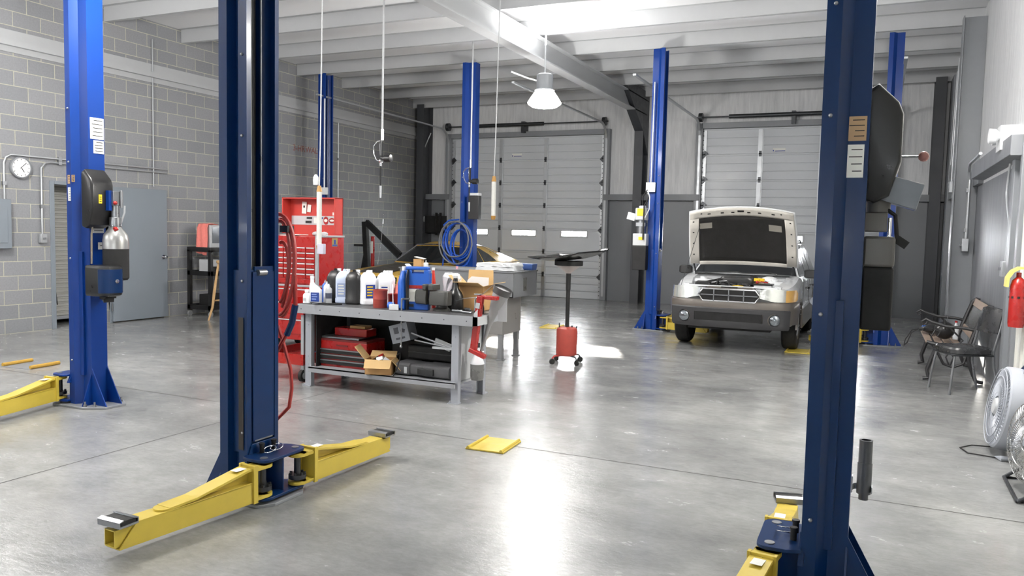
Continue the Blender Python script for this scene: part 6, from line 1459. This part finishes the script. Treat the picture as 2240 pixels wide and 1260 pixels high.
for s in (-1, 1):
    m = MB(); m.tube([(-.2, s*.18, .42), (-.23, s*.2, .2), (-.25, s*.21, .0)], .012); m.build('leg', STEEL, t)
    m = MB(); m.tube([(.28, s*.195, .86), (.25, s*.19, .7), (.19, s*.19, .45), (.2, s*.2, .3), (.27, s*.21, .0)], .013); m.build('leg', STEEL, t)

# drum fan and wire fan -------------------------------------------------
t = thing('drum_fan', 'grey round drum fan standing against the white wall', 'fan', (1.0, 6.95, 0), .0); FR = .31
FP = pm('fan_grey', (168, 172, 180), .4, var=.03)
HR = Matrix.Rotation(.38, 4, 'Z')
T0 = Matrix.Translation((.0, 0, FR+.03)) @ Matrix.Rotation(.15, 4, 'Y') @ Matrix.Rotation(.06, 4, 'Z')
m = MB(); m.M = T0; m.lathe([(FR*.95, -.11), (FR, -.1), (FR*1.02, -.05), (FR*1.0, .07), (FR*.96, .1), (FR*.92, .1), (FR*.96, .06), (FR*.97, -.05), (FR*.95, -.11)], (0, 0, 0), 48, 'X'); m.build('drum', FP, t)
m = MB(); m.M = T0
for k in range(54):
    a = 2*PI*k/54; c_, s_ = math.cos(a), math.sin(a); c2, s2 = math.cos(a+.25), math.sin(a+.25)
    m.tube([(-.125, .08*c2, .08*s2), (-.13, FR*.5*math.cos(a+.12), FR*.5*math.sin(a+.12)), (-.11, FR*.95*c_, FR*.95*s_)], .0038, 5)
for q in (.35, .55, .75, .92): m.tube([(-.127, FR*q*math.cos(a), FR*q*math.sin(a)) for a in [2*PI*k/36 for k in range(36)]], .004, 5, True)
m.build('grille', FP, t); m = MB(); m.M = T0; m.lathe([(0, -.145), (.055, -.14), (.068, -.12)], (0, 0, 0), 24, 'X'); m.build('hub_cap', LGREY, t)
m = MB(); m.M = T0
for k in range(5):
    a = 2*PI*k/5; m.loft([[(x+.04*w2, r_*math.cos(a+d), r_*math.sin(a+d)) for d, x, w2 in ((-.28, -.05, 0), (.0, -.01, 0), (.28, .04, 0))]+[(x+.006, r_*math.cos(a+d), r_*math.sin(a+d)) for d, x in ((.28, .04), (0, -.01), (-.28, -.05))] for r_ in (.06, .18, .3)])
m.each('blade', pm('fan_blade', (120, 124, 132), .4), t); m = MB(); m.M = T0; m.cyl((-.05, 0, 0), (.1, 0, 0), .06); m.build('motor', DSTEEL, t)
m = MB(); m.tube([(-.1, -.25, .02), (-.14, -.2, .02), (-.1, .2, .02), (.12, .25, .02), (.14, -.2, .02)], .02, 10, True); m.tube([(-.02, -.25, .03), (-.0, -.31, .2), (0, -.325, .34)], .02); m.tube([(-.02, .25, .03), (0, .31, .2), (0, .325, .34)], .02); m.build('stand', FP, t)
m = MB(); m.tube([(.05, .1, FR*2+.0), (.07, 0, FR*2+.06), (.05, -.12, FR*2+.02)], .025, 10); m.build('carry_handle', BLUED, t)
m = MB(); m.tube([(-.1, .1, .02), (-.25, .12, .01), (-.34, .0, .008), (-.3, -.15, .008), (-.1, -.2, .008)], .005); m.build('power_cord', BLKM, t)
t = thing('wire_fan', 'chrome wire cage fan lying tilted in front of the drum fan', 'fan', (1.0, 5.93, 0)); R_ = .3
T1 = Matrix.Translation((0.02, 0, .32)) @ Matrix.Rotation(.1, 4, 'Y') @ Matrix.Rotation(.35, 4, 'Z')
WIRE = pm('cage_wire', (190, 190, 190), .25, metal=.9)
m = MB(); m.M = T1
for s in (-1, 1):
    for k in range(60):
        a = 2*PI*k/60; m.tube([(s*.1, .05*math.cos(a), .05*math.sin(a)), (s*.11, R_*.55*math.cos(a), R_*.55*math.sin(a)), (s*.075, R_*.88*math.cos(a), R_*.88*math.sin(a)), (0, R_*math.cos(a), R_*math.sin(a))], .0022, 4)
for x, q in ((-.1, .2), (-.11, .55), (-.075, .88), (0, 1), (.075, .88), (.11, .55)): m.tube([(x, R_*q*math.cos(a), R_*q*math.sin(a)) for a in [2*PI*k/40 for k in range(40)]], .004, 6, True)
m.build('cage', WIRE, t)
m = MB(); m.M = T1
for k in range(3):
    a = 2*PI*k/3; m.loft([[(x, r_*math.cos(a+d), r_*math.sin(a+d)) for d, x in ((-.42, -.05), (.0, -.01), (.42, .04))]+[(x+.005, r_*math.cos(a+d), r_*math.sin(a+d)) for d, x in ((.42, .04), (0, -.01), (-.42, -.05))] for r_ in (.05, .16, .28)])
m.each('blade', pm('alloy_blade', (150, 154, 160), .3, metal=.8), t); m = MB(); m.M = T1; m.cyl((-.06, 0, 0), (.13, 0, 0), .055); m.build('motor', BLKM, t)
m = MB(); m.tube([(-.14, -.28, .012), (-.02, -.3, .1), (0, -.315, .32)], .012); m.tube([(-.14, .28, .012), (-.02, .3, .1), (0, .315, .32)], .012); m.tube([(-.14, -.28, .012), (-.14, .28, .012), (.14, .28, .012), (.14, -.28, .012)], .012, 8, True); m.build('stand', DSTEEL, t)
